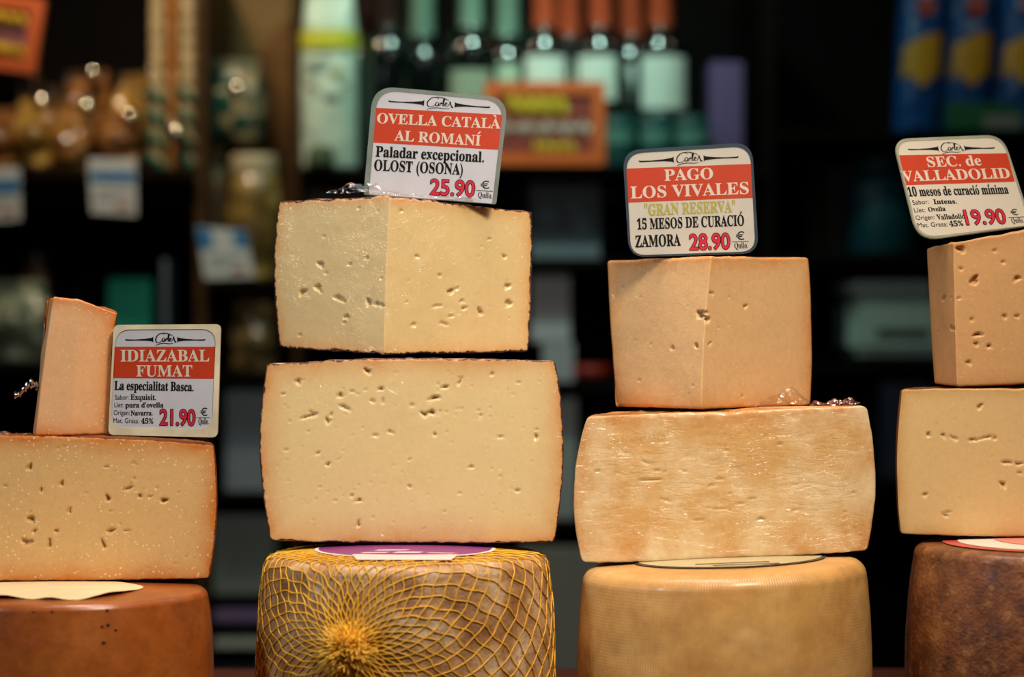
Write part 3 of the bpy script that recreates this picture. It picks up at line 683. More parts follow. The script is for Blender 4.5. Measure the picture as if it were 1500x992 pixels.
def card(label, Y, corners, rad, origin, roll, yaw, pitch, insert, irad, band, items, logo, border, paper, thick=.0016, sleeve_label='clear plastic sleeve edge'):
    """a price card: corners etc. are photo pixels, turned back into the card's own plane"""
    root = thing('price_card', label, 'price card', at(*origin, Y), 'price cards on the cheese stacks')
    M = Matrix.Rotation(math.radians(yaw), 3, 'Z') @ Matrix.Rotation(math.radians(pitch), 3, 'X') @ Matrix.Rotation(math.radians(roll), 3, 'Y')
    root.rotation_euler = M.to_euler()
    sc_ = (Y-CAMY)/F
    ux, uz = M @ Vector((1, 0, 0)), M @ Vector((0, 0, 1))
    det = ux.x*uz.z-uz.x*ux.z
    def loc(px, py):
        X, Z = (px-origin[0])*sc_, -(py-origin[1])*sc_
        return Vector(((X*uz.z-Z*uz.x)/det, (Z*ux.x-X*ux.z)/det))
    def rounded(cs, r, n=8):
        P = [loc(*c) for c in cs]; out = []; m = len(P)
        for i in range(m):
            p, a, b = P[i], P[i-1], P[(i+1) % m]; rr = (r[i] if isinstance(r, (list, tuple)) else r)*sc_
            da, db = (a-p).normalized(), (b-p).normalized()
            for k in range(n+1):
                t_ = k/n; out.append((p+da*rr)*(1-t_)**2+p*2*t_*(1-t_)+(p+db*rr)*t_**2)
        return out
    def slab(name, ol, y0, y1, mat, hole=None):
        n = len(ol); vs = [(p.x, y0, p.y) for p in ol]+[(p.x, y1, p.y) for p in ol]
        fs = [(i, (i+1) % n, n+(i+1) % n, n+i) for i in range(n)]
        if hole:
            k = len(vs); vs += [(p.x, y0, p.y) for p in hole]+[(p.x, y1, p.y) for p in hole]
            fs += [(k+i, k+n+i, k+n+(i+1) % n, k+(i+1) % n) for i in range(n)]
            fs += [(i, k+i, k+(i+1) % n, (i+1) % n) for i in range(n)]+[(n+i, n+(i+1) % n, k+n+(i+1) % n, k+n+i) for i in range(n)]
        else: fs += [tuple(range(n)), tuple(range(2*n-1, n-1, -1))]
        return mesh(name, vs, fs, mat, root, smooth=False)
    ol = rounded(corners, rad); il = rounded(insert, irad)
    o = slab('sleeve', ol, -thick/2, thick/2, border, il); o['label'] = sleeve_label
    ins = slab('paper_insert', il, -thick*.3, thick*.3, paper)
    y = -thick*.3-.00008
    if band:
        b = [loc(*p) for p in band]; mesh('title_band', [(p.x, y, p.y) for p in b], [(0, 1, 2, 3)], BANDRED, ins)['label'] = 'red title band'
    acc = {}
    def put(part, mat, p0, p1, cap, s, kind, off=0.0, yy=y):
        if s == '—':
            a, b = loc(*p0), loc(*p1); vs, fs = acc.setdefault((part, mat.name), ([], [])); n = len(vs); e = .00016
            vs += [(a.x, yy, a.y-e), (b.x, yy, b.y-e), (b.x, yy, b.y+e), (a.x, yy, a.y+e)]; fs.append((n, n+1, n+2, n+3)); return
        v, f, x0, x1, ch = glyphs(s, kind, off); a, b = loc(*p0), loc(*p1); d = b-a; L = d.length; d /= L; nrm = Vector((-d.y, d.x))
        sx, sy = L/(x1-x0), cap*sc_/ch
        vs, fs = acc.setdefault((part, mat.name), ([], []))[:2]; n = len(vs)
        for q in v:
            P = a+d*((q[0]-x0)*sx)+nrm*(q[1]*sy); vs.append((P.x, yy, P.y))
        fs += [tuple(i+n for i in g) for g in f]
    yt = y-.00008
    for it in items:
        part, col, p0, p1, cap, s = it
        if part == 'price_lettering':
            for k in range(10):     # dark outline around the red numerals
                ox, oy = .95*math.cos(k*math.pi/5), .95*math.sin(k*math.pi/5)
                put('price_outline', INK, (p0[0]+ox, p0[1]+oy), (p1[0]+ox, p1[1]+oy), cap, s, 'price', .014, yt)
            put('price_lettering', REDINK, p0, p1, cap, s, 'price', .014, yt-.00008)
        else:
            put(part, col, p0, p1, cap, s, 'sans' if part == 'small_lettering' else 'serif', {'title_lettering': .006, 'description_lettering': .018, 'origin_lettering': .015, 'unit_lettering': .004}.get(part, 0.0), yt)
    for (part, mn), (vs, fs) in acc.items(): mesh(part, vs, fs, bpy.data.materials[mn], ins, smooth=False)
    # logo: left swash, right swash, script word; euro fraction rule is part of the lettering
    x0, y0, x1, y1, h = logo; vs, fs = [], []
    A, B = loc(x0, y0), loc(x1, y1); d = (B-A); L = d.length; d /= L; nr = Vector((-d.y, d.x)); hh = h*sc_
    def P(u, v): q = A+d*(u*L)+nr*(v*hh); return (q.x, yt, q.y)
    for mirror in (0, 1):
        top = [(0, .06), (.02, .02), (.12, .0), (.25, .07), (.335, .17), (.35, .28)]; bot = [(0, -.06), (.02, -.10), (.14, -.09), (.25, -.10), (.335, -.17), (.35, -.28)]
        n = len(vs)
        for u, v in top: vs.append(P(1-u if mirror else u, v))
        for u, v in bot: vs.append(P(1-u if mirror else u, v))
        m = len(top); fs += [(n+i, n+m+i, n+m+i+1, n+i+1) for i in range(m-1)]
    for st in LOGO:
        fine = []
        for i in range(len(st)-1):
            p0, p1, p2, p3 = [Vector(st[min(max(j, 0), len(st)-1)]) for j in (i-1, i, i+1, i+2)]
            for k in range(5):
                t_ = k/5; fine.append(.5*((2*p1)+(-p0+p2)*t_+(2*p0-5*p1+4*p2-p3)*t_**2+(-p0+3*p1-3*p2+p3)*t_**3))
        fine.append(Vector(st[-1])); n = len(vs); m = len(fine)
        for i, q in enumerate(fine):
            q2 = Vector((.37+q.x*.27, (q.y-.5)*1.15)); tn = fine[min(i+1, m-1)]-fine[max(i-1, 0)]
            tn = Vector((tn.x*.27*L, tn.y*1.15*hh)).normalized(); nn = Vector((-tn.y, tn.x)); wd = (.00021+.00017*abs(nn.x))*(.4+.6*math.sin(math.pi*min(1, max(.08, (i+1)/(m+1)))))
            c = A+d*(q2.x*L)+nr*(q2.y*hh)
            for s2 in (1, -1):
                e = c+(d*nn.x+nr*nn.y)*wd*s2; vs.append((e.x, yt, e.y))
        fs += [(n+2*i, n+2*i+1, n+2*i+3, n+2*i+2) for i in range(m-1)]
    mesh('logo', vs, fs, INK, ins, smooth=False)
    return root
def rule(root_items, x0, x1, y): pass

PAPER_COOL = flat('white_card_cool', 'b6b6bc', .35, .35); PAPER_WARM = flat('white_card_warm', 'b8b2a6', .35, .35)
def glossy_card():
    t = NT('white_card_wrinkled_laminate'); t.b.inputs['Base Color'].default_value = lin('c2baa8'); t.b.inputs['Roughness'].default_value = .4
    t.b.inputs['Coat Weight'].default_value = 1; t.b.inputs['Coat Roughness'].default_value = .1
    n = t.noise(60, 3, .5); t.bump(n.outputs[0], .6, .004, 'Coat Normal'); return t.m
T, D_, S_, P_, O_ = 'title_lettering', 'description_lettering', 'small_lettering', 'price_lettering', 'origin_lettering'
EURO = lambda x, y, w, h: ('unit_lettering', INK, (x, y), (x+w, y), h, '€')
# smoked cheese card
card('price card reading IDIAZABAL FUMAT standing beside the leaning slice', .004, [(167, 476), (324, 475), (319, 641), (159, 637)], 9, (241, 558), .6, 0, 0,
     [(170, 483), (317, 482), (311, 629), (162, 626)], 22, [(168, 508), (317, 508), (315.5, 555), (166, 554)], [
     (T, BANDINK, (177, 529.5), (307, 529.5), 17, 'IDIAZABAL'), (T, BANDINK, (200, 551.5), (282, 551.5), 16.5, 'FUMAT'),
     (D_, INK, (168, 571), (284, 573), 13, 'La especialitat Basca.'),
     (S_, INK, (169, 585.5), (189, 585.5), 7.5, 'Sabor:'), (O_, INK, (191.5, 585.5), (229, 586), 8, 'Exquisit.'),
     (S_, INK, (168, 596.5), (181, 596.5), 7.5, 'Llet:'), (O_, INK, (184, 597), (240, 597), 7.5, "pura d'ovella"),
     (S_, INK, (167, 608), (190.5, 608), 7.5, 'Origen:'), (O_, INK, (192, 608.5), (224, 608.5), 7, 'Navarra.'),
     (S_, INK, (166.5, 619.5), (204, 620), 7.5, 'Mat. Grasa:'), (O_, INK, (207, 620.5), (225, 620.5), 7.5, '45%'),
     (P_, REDINK, (234.5, 622.5), (286, 623), 24, '21.90'), EURO(294, 609, 10, 11), ('unit_lettering', INK, (291, 621), (306, 621.5), 8.5, 'Quilo.'), ('unit_lettering', INK, (288, 611.8), (308, 611.8), 20, '—')],
     (184, 497.5, 301, 497.5, 16), flat('cream_plastic_holder', 'cbbfa2', .4, .3, nz=.2, nscale=45), PAPER_COOL, .0034, 'cream plastic holder rim')
# rosemary card
card('price card reading OVELLA CATALA AL ROMANI tilted clockwise on the second stack', .030, [(546, 125), (745, 142), (727, 300), (533, 286)], [34, 34, 4, 4], (640, 212), 4.9, 0, -6,
     [(553, 131), (738, 148), (721, 299), (541, 285)], [30, 30, 2, 2], [(549, 157.5), (737, 168), (733.5, 220), (545.5, 209)], [
     (T, BANDINK, (552, 180.3), (733, 188.6), 15, 'OVELLA CATALÀ'), (T, BANDINK, (577.5, 206), (704, 213.8), 15.5, 'AL ROMANÍ'),
     (D_, INK, (550, 229.5), (709, 238), 15.5, 'Paladar excepcional.'), (O_, INK, (548, 250), (678, 256.5), 16, 'OLOST (OSONA)'),
     (P_, REDINK, (630, 285.5), (695, 288.5), 24, '25.90'), EURO(704, 277, 13, 11), ('unit_lettering', INK, (700, 289.5), (721, 291.5), 8, 'Quilo.'), ('unit_lettering', INK, (697.5, 279.7), (722, 281), 20, '—')],
     (569, 147.5, 718, 156.5, 17), clearm('grey_laminate', '8a948c', .55), PAPER_COOL)
# gran reserva card
card('price card reading PAGO LOS VIVALES standing on the golden quarter wedge', .030, [(912, 220), (1102, 208), (1111, 371.5), (921, 377)], [28, 28, 26, 26], (1012, 294), -3.4, 0, -4,
     [(917, 225), (1099, 214), (1106, 368.5), (924, 374.5)], [26, 26, 22, 22], [(916.5, 247), (1100, 240), (1102.5, 290), (920, 297)], [
     (T, BANDINK, (973.5, 265), (1045, 262), 16.5, 'PAGO'), (T, BANDINK, (924, 291), (1097, 284), 17.5, 'LOS VIVALES'),
     (D_, OLIVEINK, (944, 316), (1077, 310.5), 16.5, '"GRAN RESERVA"'), (D_, INK, (933, 336.5), (1090, 330.5), 15.5, '15 MESOS DE CURACIÓ'), (D_, INK, (930.5, 362.5), (997, 360), 17, 'ZAMORA'),
     (P_, REDINK, (1010, 366.5), (1069, 364.5), 24, '28.90'), EURO(1077.5, 351.5, 12.5, 11.5), ('unit_lettering', INK, (1075.5, 364.5), (1095, 363.5), 8.5, 'Quilo.'), ('unit_lettering', INK, (1071, 354.7), (1096, 353.7), 20, '—')],
     (936, 236, 1082, 229.5, 17), clearm('dark_clear_laminate', '4a5660', .55), PAPER_WARM)
# valladolid card
card('price card reading SEC de VALLADOLID tilted on the slanted amber wedge', .034, [(1308, 204), (1480, 193), (1512, 330.5), (1334, 356)], [26, 30, 5, 36], (1405, 272), -2.5, 16, -24,
     [(1312, 208), (1478, 197), (1508, 330), (1336, 351.5)], [24, 28, 4, 32], [(1313, 228.5), (1484, 221.5), (1492, 265), (1322, 273.5)], [
     (T, BANDINK, (1359, 245.5), (1443, 241), 17, 'SEC. de'), (T, BANDINK, (1318, 268), (1486, 259.5), 17, 'VALLADOLID'),
     (D_, INK, (1325.5, 290), (1481, 283), 14.5, '10 mesos de curació mínima'),
     (S_, INK, (1331, 302.5), (1356, 300.5), 7.5, 'Sabor:'), (O_, INK, (1363, 301), (1399, 299.5), 7.5, 'Intens.'),
     (S_, INK, (1332.5, 314), (1349, 313), 7.5, 'Llet:'), (O_, INK, (1354, 312.5), (1380.5, 310.5), 7, 'Ovella'),
     (S_, INK, (1334, 325), (1362.5, 323.5), 7.5, 'Origen:'), (O_, INK, (1366, 324), (1410, 321.5), 8, 'Valladolid'),
     (S_, INK, (1336, 336), (1381.5, 333.5), 7.5, 'Mat. Grasa:'), (O_, INK, (1384.5, 334), (1406, 332.5), 8.5, '45%'),
     (P_, REDINK, (1410.5, 331), (1473, 328), 24.5, '19.90'), EURO(1481, 315.5, 11, 9.5), ('unit_lettering', INK, (1481, 327.5), (1500, 326.5), 8, 'Quilo.'), ('unit_lettering', INK, (1476, 319.5), (1502, 318), 20, '—')],
     (1330, 219, 1465, 213.5, 17), clearm('pale_clear_laminate', 'b8b8a0', .5, .08), glossy_card())

# ------------------------------------------------------------------ background: shelves
YF, YB = 1.50, 1.90
def shelf(px0, px1, py, thick=12, label='', yf=YF):
    a, b = at(px0, py, yf), at(px1, py, yf)
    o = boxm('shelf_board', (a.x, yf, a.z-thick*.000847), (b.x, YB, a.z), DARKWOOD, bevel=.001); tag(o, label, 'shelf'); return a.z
def post(px0, px1, py0, py1, label, mat=None):
    a, b = at(px0, py1, YF), at(px1, py0, YF)
    o = boxm('shelf_upright', (a.x, YF+.02, -1.0), (b.x, YB, b.z), mat or DARKWOOD, bevel=.001); tag(o, label, 'shelf'); return o
LZ = {}
LZ['l1'] = shelf(-70, 282, 248, 16, 'dark shelf board holding the snack bags at upper left')
LZ['l2'] = shelf(300, 428, 410, 12, 'short dark shelf under the patterned pouch')
LZ['l3'] = shelf(-70, 282, 532, 14, 'dark shelf board level with the smoked slice at far left')
LZ['l3b'] = shelf(300, 428, 545, 12, 'short dark shelf left of the pale half cheese')
LZ['l4'] = shelf(300, 428, 722, 12, 'short low shelf between the first and second stacks')
LZ['l5'] = shelf(300, 428, 1000, 12, 'lowest short shelf between the first and second stacks')
LZ['m1'] = shelf(446, 1120, 246, 12, 'dark shelf board carrying the wine bottles')
LZ['m2'] = shelf(446, 1120, 380, 12, 'dark shelf board below the wine bottles')
LZ['m3'] = shelf(446, 1120, 560, 12, 'dark shelf board between second and third stacks')
LZ['m4'] = shelf(446, 1120, 762, 12, 'low dark shelf behind the second and third stacks')
LZ['r1'] = shelf(1138, 1590, 192, 12, 'dark shelf board carrying the blue and yellow bags')
LZ['r2'] = shelf(1138, 1590, 372, 12, 'dark shelf board above the grey scale')
LZ['r3'] = shelf(1138, 1590, 532, 12, 'dark shelf board carrying the grey scale')
post(-90, -70, -60, 0, 'dark shelf upright beyond the left edge')
post(282, 300, -60, 0, 'brown shelf upright between snack bags and patterned pouch', woodm('brown_upright', '3a2818', '4e3822'))
post(427, 437, -60, 0, 'brown shelf upright left of the pale flour bag', woodm('brown_upright_b', '3a2818', '4e3822'))
post(1120, 1138, -60, 0, 'dark shelf upright right of the purple box')
post(1590, 1610, -60, 0, 'dark shelf upright beyond the right edge')
pan = boxm('back_panel', at(300, 412, 1.80), at(428, -60, 1.815), woodm('brown_panel', '8a6a44', 'a07a4e', .55), bevel=.001)
tag(pan, 'brown wooden panel behind the patterned pouch', 'panel')

# ------------------------------------------------------------------ background goods
def sign(label, px0, py0, px1, py1, Y, frame, board, marks, roll=0):
    c = at((px0+px1)/2, py1, Y); s_ = (Y-CAMY)/F; wd, hd = (px1-px0)*s_, (py1-py0)*s_
    root = thing('framed_sign', label, 'sign', c); root.rotation_euler = (math.radians(-5), math.radians(roll), 0)
    fw = .015
    vs, fs = [], []
    O = [(-wd/2, 0), (wd/2, 0), (wd/2, hd), (-wd/2, hd)]; I = [(-wd/2+fw, fw), (wd/2-fw, fw), (wd/2-fw, hd-fw), (-wd/2+fw, hd-fw)]
    for y in (-.008, .008): vs += [(x, y, z) for x, z in O]+[(x, y, z) for x, z in I]
    for i in range(4):
        j = (i+1) % 4
        fs += [(i, j, 4+j, 4+i), (8+i, 12+i, 12+j, 8+j), (i, 8+i, 8+j, j), (4+i, 4+j, 12+j, 12+i)]
    mesh('frame', vs, fs, frame, root, smooth=False)
    boxm('board', (-wd/2+fw*.8, -.002, fw*.8), (wd/2-fw*.8, .006, hd-fw*.8), board, root, bevel=0)
    for mat, v0, amp, u0, u1, th in marks:      # chalk strokes, too blurred to read
        path = [Vector((-wd/2+wd*(u0+(u1-u0)*k/40), -.0035, hd*v0+amp*math.sin(k*1.9)*(.6+.4*math.sin(k*.7)))) for k in range(41)]
        tubes('chalk_strokes', [path], th, mat, root, 5)
    return root
YCH, WCH = flat('yellow_chalk', 'e0b424', .7), flat('white_chalk', 'd8c8b8', .7)
ORF = flat('orange_frame', 'e06010', .5); RDF = flat('orange_red_frame', 'c85c28', .5)
sign('orange framed chalk sign standing before the wine bottles', 709, 120, 886, 243, 1.49, ORF, flat('brown_board', '8a2c1c', .6),
     [(YCH, .74, .016, .2, .66, .0038), (YCH, .69, .012, .22, .68, .003), (WCH, .45, .010, .12, .88, .0024), (YCH, .22, .010, .42, .74, .003)])
sg = sign('orange red framed sign hanging in the upper left corner', -60, -8, 53, 103, 1.30, RDF, flat('mauve_board', '7a4650', .6),
     [(YCH, .28, .008, .45, .8, .005), (YCH, .7, .008, .3, .75, .004)], 7)
tubes('hanging_wire', [[Vector((x, .012, .085)), Vector((x, .02, .5))] for x in (-.03, .03)], .0012, flat('dark_wire', '30302c', .4, metal=1), sg)

def bottle(px, row, label, kind, base_py=246, tall=1.0):
    Y = YF+.055+row*.088; c = at(px, base_py, YF); c = Vector((at(px, 0, Y).x, Y, LZ['m1']))
    root = thing('wine_bottle', label, 'bottle', c, 'wine bottles on the upper shelf')
    k = tall; R = .034
    pr = [(0, 0), (R*.9, 0), (R, .004), (R, .142)]+[(.0150+(R-.0150)*math.cos(math.pi/2*q/12), .142+.034*math.sin(math.pi/2*q/12)) for q in range(1, 13)]+[(.0146, .180), (.0142, .235), (.0155, .236), (.0155, .246), (.012, .247), (0, .247)]
    gl = bpy.data.materials.get('dark_bottle_glass') or flat('dark_bottle_glass', '0a1210', .05, 1.0, spec=1.0)
    lathe('glass', pr, gl, root, 40)
    cap = {'red': ('d85a38', .3), 'mint': ('8fb09a', .35), 'dark': ('3a2420', .4)}[kind[0]]
    cm = bpy.data.materials.get('capsule_'+kind[0]) or flat('capsule_'+kind[0], cap[0], cap[1], .3)
    lathe('capsule', [(.0148, .182), (.0160, .184), (.0158, .234), (.0170, .235), (.0170, .247), (.014, .249), (0, .249)], cm, root, 28)
    if kind[1]:
        lm = bpy.data.materials.get('paper_'+kind[1]) or flat('paper_'+kind[1], {'white': 'dfe8dc', 'grey': '9aa890', 'cream': 'cfd8bc'}[kind[1]], .5)
        z0, z1, ha = kind[2]; vs, fs = [], []; n = 20
        for i in range(n+1):
            a = -math.pi/2-ha+2*ha*i/n+kind[3]
            for z in (z0, z1): vs.append(((R+.0004)*math.cos(a), (R+.0004)*math.sin(a), z))
        fs = [(2*i, 2*i+2, 2*i+3, 2*i+1) for i in range(n)]
        mesh('bottle_label', vs, fs, lm, root)
    return root
LW = (.086, .142, .8)
bottle(534, 1, 'back row dark wine bottle partly behind the pale flour bag', ('dark', None))
bottle(618, 1, 'back row dark wine bottle with pale green capsule left of the grey labelled bottle', ('mint', None))
bottle(690, 0, 'wine bottle with dull greyish label left of the orange chalk sign', ('mint', 'grey', (.07, .125, .85), 0))
bottle(798, 0, 'wine bottle with wide white label above the chalk sign', ('red', 'white', LW, 0))
bottle(880, 0, 'wine bottle with white label at the right end of the chalk sign', ('red', 'white', LW, -.25))
bottle(968, 0, 'wine bottle with white label at the right end of the row', ('red', 'white', (.076, .142, .95), .1))
bottle(568, 0, 'front dark wine bottle right of the pale flour bag', ('dark', None))
bottle(743, 1, 'back row wine bottle with cream label above the sign corner', ('mint', 'cream', LW, 0))
bottle(834, 1, 'back row wine bottle with red capsule between two white labelled bottles', ('red', 'cream', LW, 0))
bottle(925, 1, 'back row wine bottle with cream label near the right end', ('red', 'white', LW, 0))

def pouch(label, name, px0, px1, py0, py1, Y, mat, cat='bag', depth=.035, lump=.004, seed=1, parent=None, top=.75, bot=.9, roll=0, skew=0, zbase=None):
    """a stuffed bag: pillow body pinched at top seam"""
    s_ = (Y-CAMY)/F; wd, hd = (px1-px0)*s_, (py1-py0)*s_; c = at((px0+px1)/2, py1, Y)
    if zbase is not None: c.z = zbase
    root = parent or thing(name, label, cat, c)
    vs, fs = [], []; nu, nv = 40, 30
    for j in range(nv+1):
        v = j/nv; ww = wd/2*(bot+(1-bot)*math.sin(min(1, v*2.2)*math.pi/2)) * (1 if v < .7 else 1-(1-top)*((v-.7)/.3)**1.3)
        dd = depth*(math.sin(math.pi*min(1, (v*.86+.14)))**.6 if v < 1 else .02)+.001
        for i in range(nu):
            a = 2*math.pi*i/nu; x = ww*math.copysign(abs(math.cos(a))**.8, math.cos(a)); y = dd*math.copysign(abs(math.sin(a))**.9, math.sin(a))
            n = noise.noise(Vector((x*45+seed*5, y*45, v*hd*45)))*lump
            vs.append((x*(1+n*8)+skew*v, y+n*(1 if y >= 0 else -1)*2, v*hd))
    for j in range(nv):
        for i in range(nu): fs.append((j*nu+i, j*nu+(i+1) % nu, (j+1)*nu+(i+1) % nu, (j+1)*nu+i))
    fs.append(tuple(range(nu))[::-1]); fs.append(tuple(nv*nu+i for i in range(nu)))
    mesh('bag_body', vs, fs, mat, root)
    if parent is None:
        # crimped seam strip on top
        m = 24; zz = hd; tw = wd/2*top
        vs = []; 
        for k in range(m+1):
            x = -tw+2*tw*k/m
            for z in (zz-.002, zz+.012): vs.append((x+skew, .002*math.sin(k*2.5), z))
        mesh('bag_seam', vs, [(2*k, 2*k+2, 2*k+3, 2*k+1) for k in range(m)], mat, root)
    root.rotation_euler = (0, math.radians(roll), 0)
    return root
def bagm(name, a, b, c, scale=60, coat=.9, rough=.35):
    t = NT(name); n = t.noise(scale, 3, .5); v = t.n('ShaderNodeTexVoronoi'); v.inputs['Scale'].default_value = scale
    t.l(t.n('ShaderNodeTexCoord').outputs['Object'], v.inputs['Vector'])
    t.l(t.ramp(v.outputs['Distance'], [(.1, lin(a)), (.45, lin(b)), (.8, lin(c))]).outputs[0], t.b.inputs['Base Color'])
    t.b.inputs['Roughness'].default_value = rough; t.b.inputs['Coat Weight'].default_value = coat; t.b.inputs['Coat Roughness'].default_value = .04
    t.bump(n.outputs[0], .35, .01, 'Coat Normal'); t.bump(v.outputs['Distance'], .8, .01)
    return t.m
TAN = bagm('tan_snack_bag', 'd0a060', 'a87838', '5a3814', 34); TAN2 = bagm('brown_snack_bag', 'b88040', '8a5824', '3c220c', 30); YEL = bagm('golden_snack_bag', 'd8b060', 'b08838', '5e4014', 28)
GLINT_METAL = flat('glint_bead_metal', 'e8dcc8', .07, metal=1)
def glint_bead_at(root, px, py, Y, rr=.0115):  # shiny metal bead added to a bag only to catch a round highlight
    c = at(px, py, Y)-Vector(root.location)
    prof = [(rr*math.sin(math.pi*k/12), -rr*1.1*math.cos(math.pi*k/12)) for k in range(13)]; prof[0] = (0, prof[0][1]); prof[-1] = (0, prof[-1][1])
    lathe('glint_bead', prof, GLINT_METAL, root, 20, tuple(c))
GLINT_BEADS = {'tall tan': (137, 108, 1.602), 'brown snack bag in the middle': (128, 158, 1.52), 'golden snack bag right': (222, 107, 1.60), 'plump': (62, 150, 1.515), 'small brown': (190, 172, 1.53), 'dark brown': (48, 113, 1.64)}  # where the added highlight beads sit, by start of bag label
G = 'snack bags on the upper left shelf'
for lab, a in (('tan snack bag at the left end of the upper shelf', (-40, 42, 168, 248, 1.56, TAN2)), ('plump golden snack bag above the left shelf edge', (22, 84, 158, 248, 1.53, YEL)),
               ('brown snack bag in the middle of the upper left shelf', (76, 140, 166, 248, 1.54, TAN)), ('tall tan snack bag leaning behind the middle snack bags', (88, 168, 98, 240, 1.64, TAN2)),
               ('golden snack bag right of the tall leaning one', (168, 230, 105, 240, 1.62, YEL)), ('small brown snack bag above the middle blue banded tag', (142, 212, 178, 248, 1.545, TAN2)),
               ('dark brown snack bag at the back with greenish glints', (20, 100, 118, 240, 1.66, bagm('dark_snack_bag', '6a5030', '3c2c18', '201408', 30)))):
    o = pouch(lab, 'snack_bag', *a, depth=.04, lump=.006, seed=len(lab), zbase=LZ['l1']); o['group'] = G
    for k_, v_ in GLINT_BEADS.items():
        if lab.startswith(k_): glint_bead_at(o, *v_)
# tall tube bag of stacked biscuits
def biscuit_bag(label, px0, px1, py0, py1, Y, cols, colm, green_from, zbase, name='biscuit_bag'):
    c = at((px0+px1)/2, py1, Y); c.z = zbase; s_ = (Y-CAMY)/F; wd = (px1-px0)*s_; hd = (py1-py0)*s_
    root = thing(name, label, 'bag', c)
    GR = bpy.data.materials.get('green_trim') or flat('green_trim', '1e5a48', .4, .4)
    for k, (u0, u1, mat, disc) in enumerate(cols):
        r = (u1-u0)*wd/2; x = (u0+u1)/2*wd-wd/2; z = 0
        prof = [(0, 0)]; th = .021 if disc else .06
        while z < hd:
            for q in range(9): prof.append((r*(.80+.2*math.sin(math.pi*q/8)), z+th*q/8))
            z += th
        prof.append((0, z)); lathe('biscuit_column', prof, mat, root, 22, (x, 0, 0))
        if green_from and disc:
            for q in range(4):
                z = green_from*hd*(q+.4)/4
                tubes('green_ribbon', [[Vector((x+(r+.002)*math.cos(a), (r+.002)*math.sin(a), z+.008*math.sin(a*2))) for a in [2*math.pi*i/20 for i in range(21)]]], .005, GR, root, 6)
    return root
CRE = flat('cream_biscuit', 'b09a70', .4, .6, nz=.15, nscale=40); BRN = flat('brown_biscuit', 'a86a2c', .4, .6, nz=.2, nscale=40)
LZ['l1b'] = LZ['l1']
bb = biscuit_bag('tall cellophane bag of stacked biscuits standing right of the snack bags', 219, 289, -60, 246, 1.535, [(0, .33, CRE, 1), (.36, .6, BRN, 0), (.63, 1, CRE, 1)], 0, .42, LZ['l1'])
glint_bead_at(bb, 258, 196, 1.508, .011)
def checkm():
    t = NT('green_and_cream_pouch'); v = t.n('ShaderNodeTexChecker'); v.inputs['Scale'].default_value = 34; t.l(t.n('ShaderNodeTexCoord').outputs['Object'], v.inputs['Vector'])
    v.inputs['Color1'].default_value = lin('9a8a68'); v.inputs['Color2'].default_value = lin('16483c'); t.l(v.outputs[0], t.b.inputs['Base Color'])
    t.b.inputs['Roughness'].default_value = .35; t.b.inputs['Coat Weight'].default_value = .8; n = t.noise(50, 3); t.bump(n.outputs[0], .6, .01, 'Coat Normal'); return t.m
# right of the upright: jar and patterned pouch above it
def jar(label, px, py0, py1, wpx, Y, zb, body, lid, name='glass_jar'):
    s_ = (Y-CAMY)/F; c = at(px, py1, Y); c.z = zb; r = wpx/2*s_; h = (py1-py0)*s_
    root = thing(name, label, 'jar', c)
    lathe('jar_body', [(0, 0), (r*.92, 0), (r, .006), (r, h*.72), (r*.93, h*.80), (r*.78, h*.84), (r*.78, h*.86), (0, h*.86)], body, root, 36)
    lathe('lid', [(r*.82, h*.85), (r*.84, h*.86), (r*.84, h*.97), (r*.8, h), (0, h)], lid, root, 36); return root
PASTAJ = bagm('jar_of_golden_contents', 'c8a860', '8a7038', '4a3a1c', 30, .9, .3)
jar('glass jar of golden contents behind the leaning blue cornered tag', 372, 226, 410, 82, 1.56, LZ['l2'], PASTAJ, flat('cream_lid', 'b8a888', .4, .4))
jar('slim jar with pale body beside the brown upright', 318, 212, 410, 36, 1.60, LZ['l2'], flat('pale_jar_contents', 'b09c70', .35, .6, nz=.2, nscale=30), flat('olive_lid', '6a6a48', .4, .4))
po = pouch('green and cream chequered pouch resting on the jar lids', 'patterned_pouch', 300, 390, 108, 214, 1.58, checkm(), depth=.035, lump=.004, seed=7)
po.location.z = at(0, 211, 1.58).z+.004
glint_bead_at(po, 348, 131, 1.543, .011)

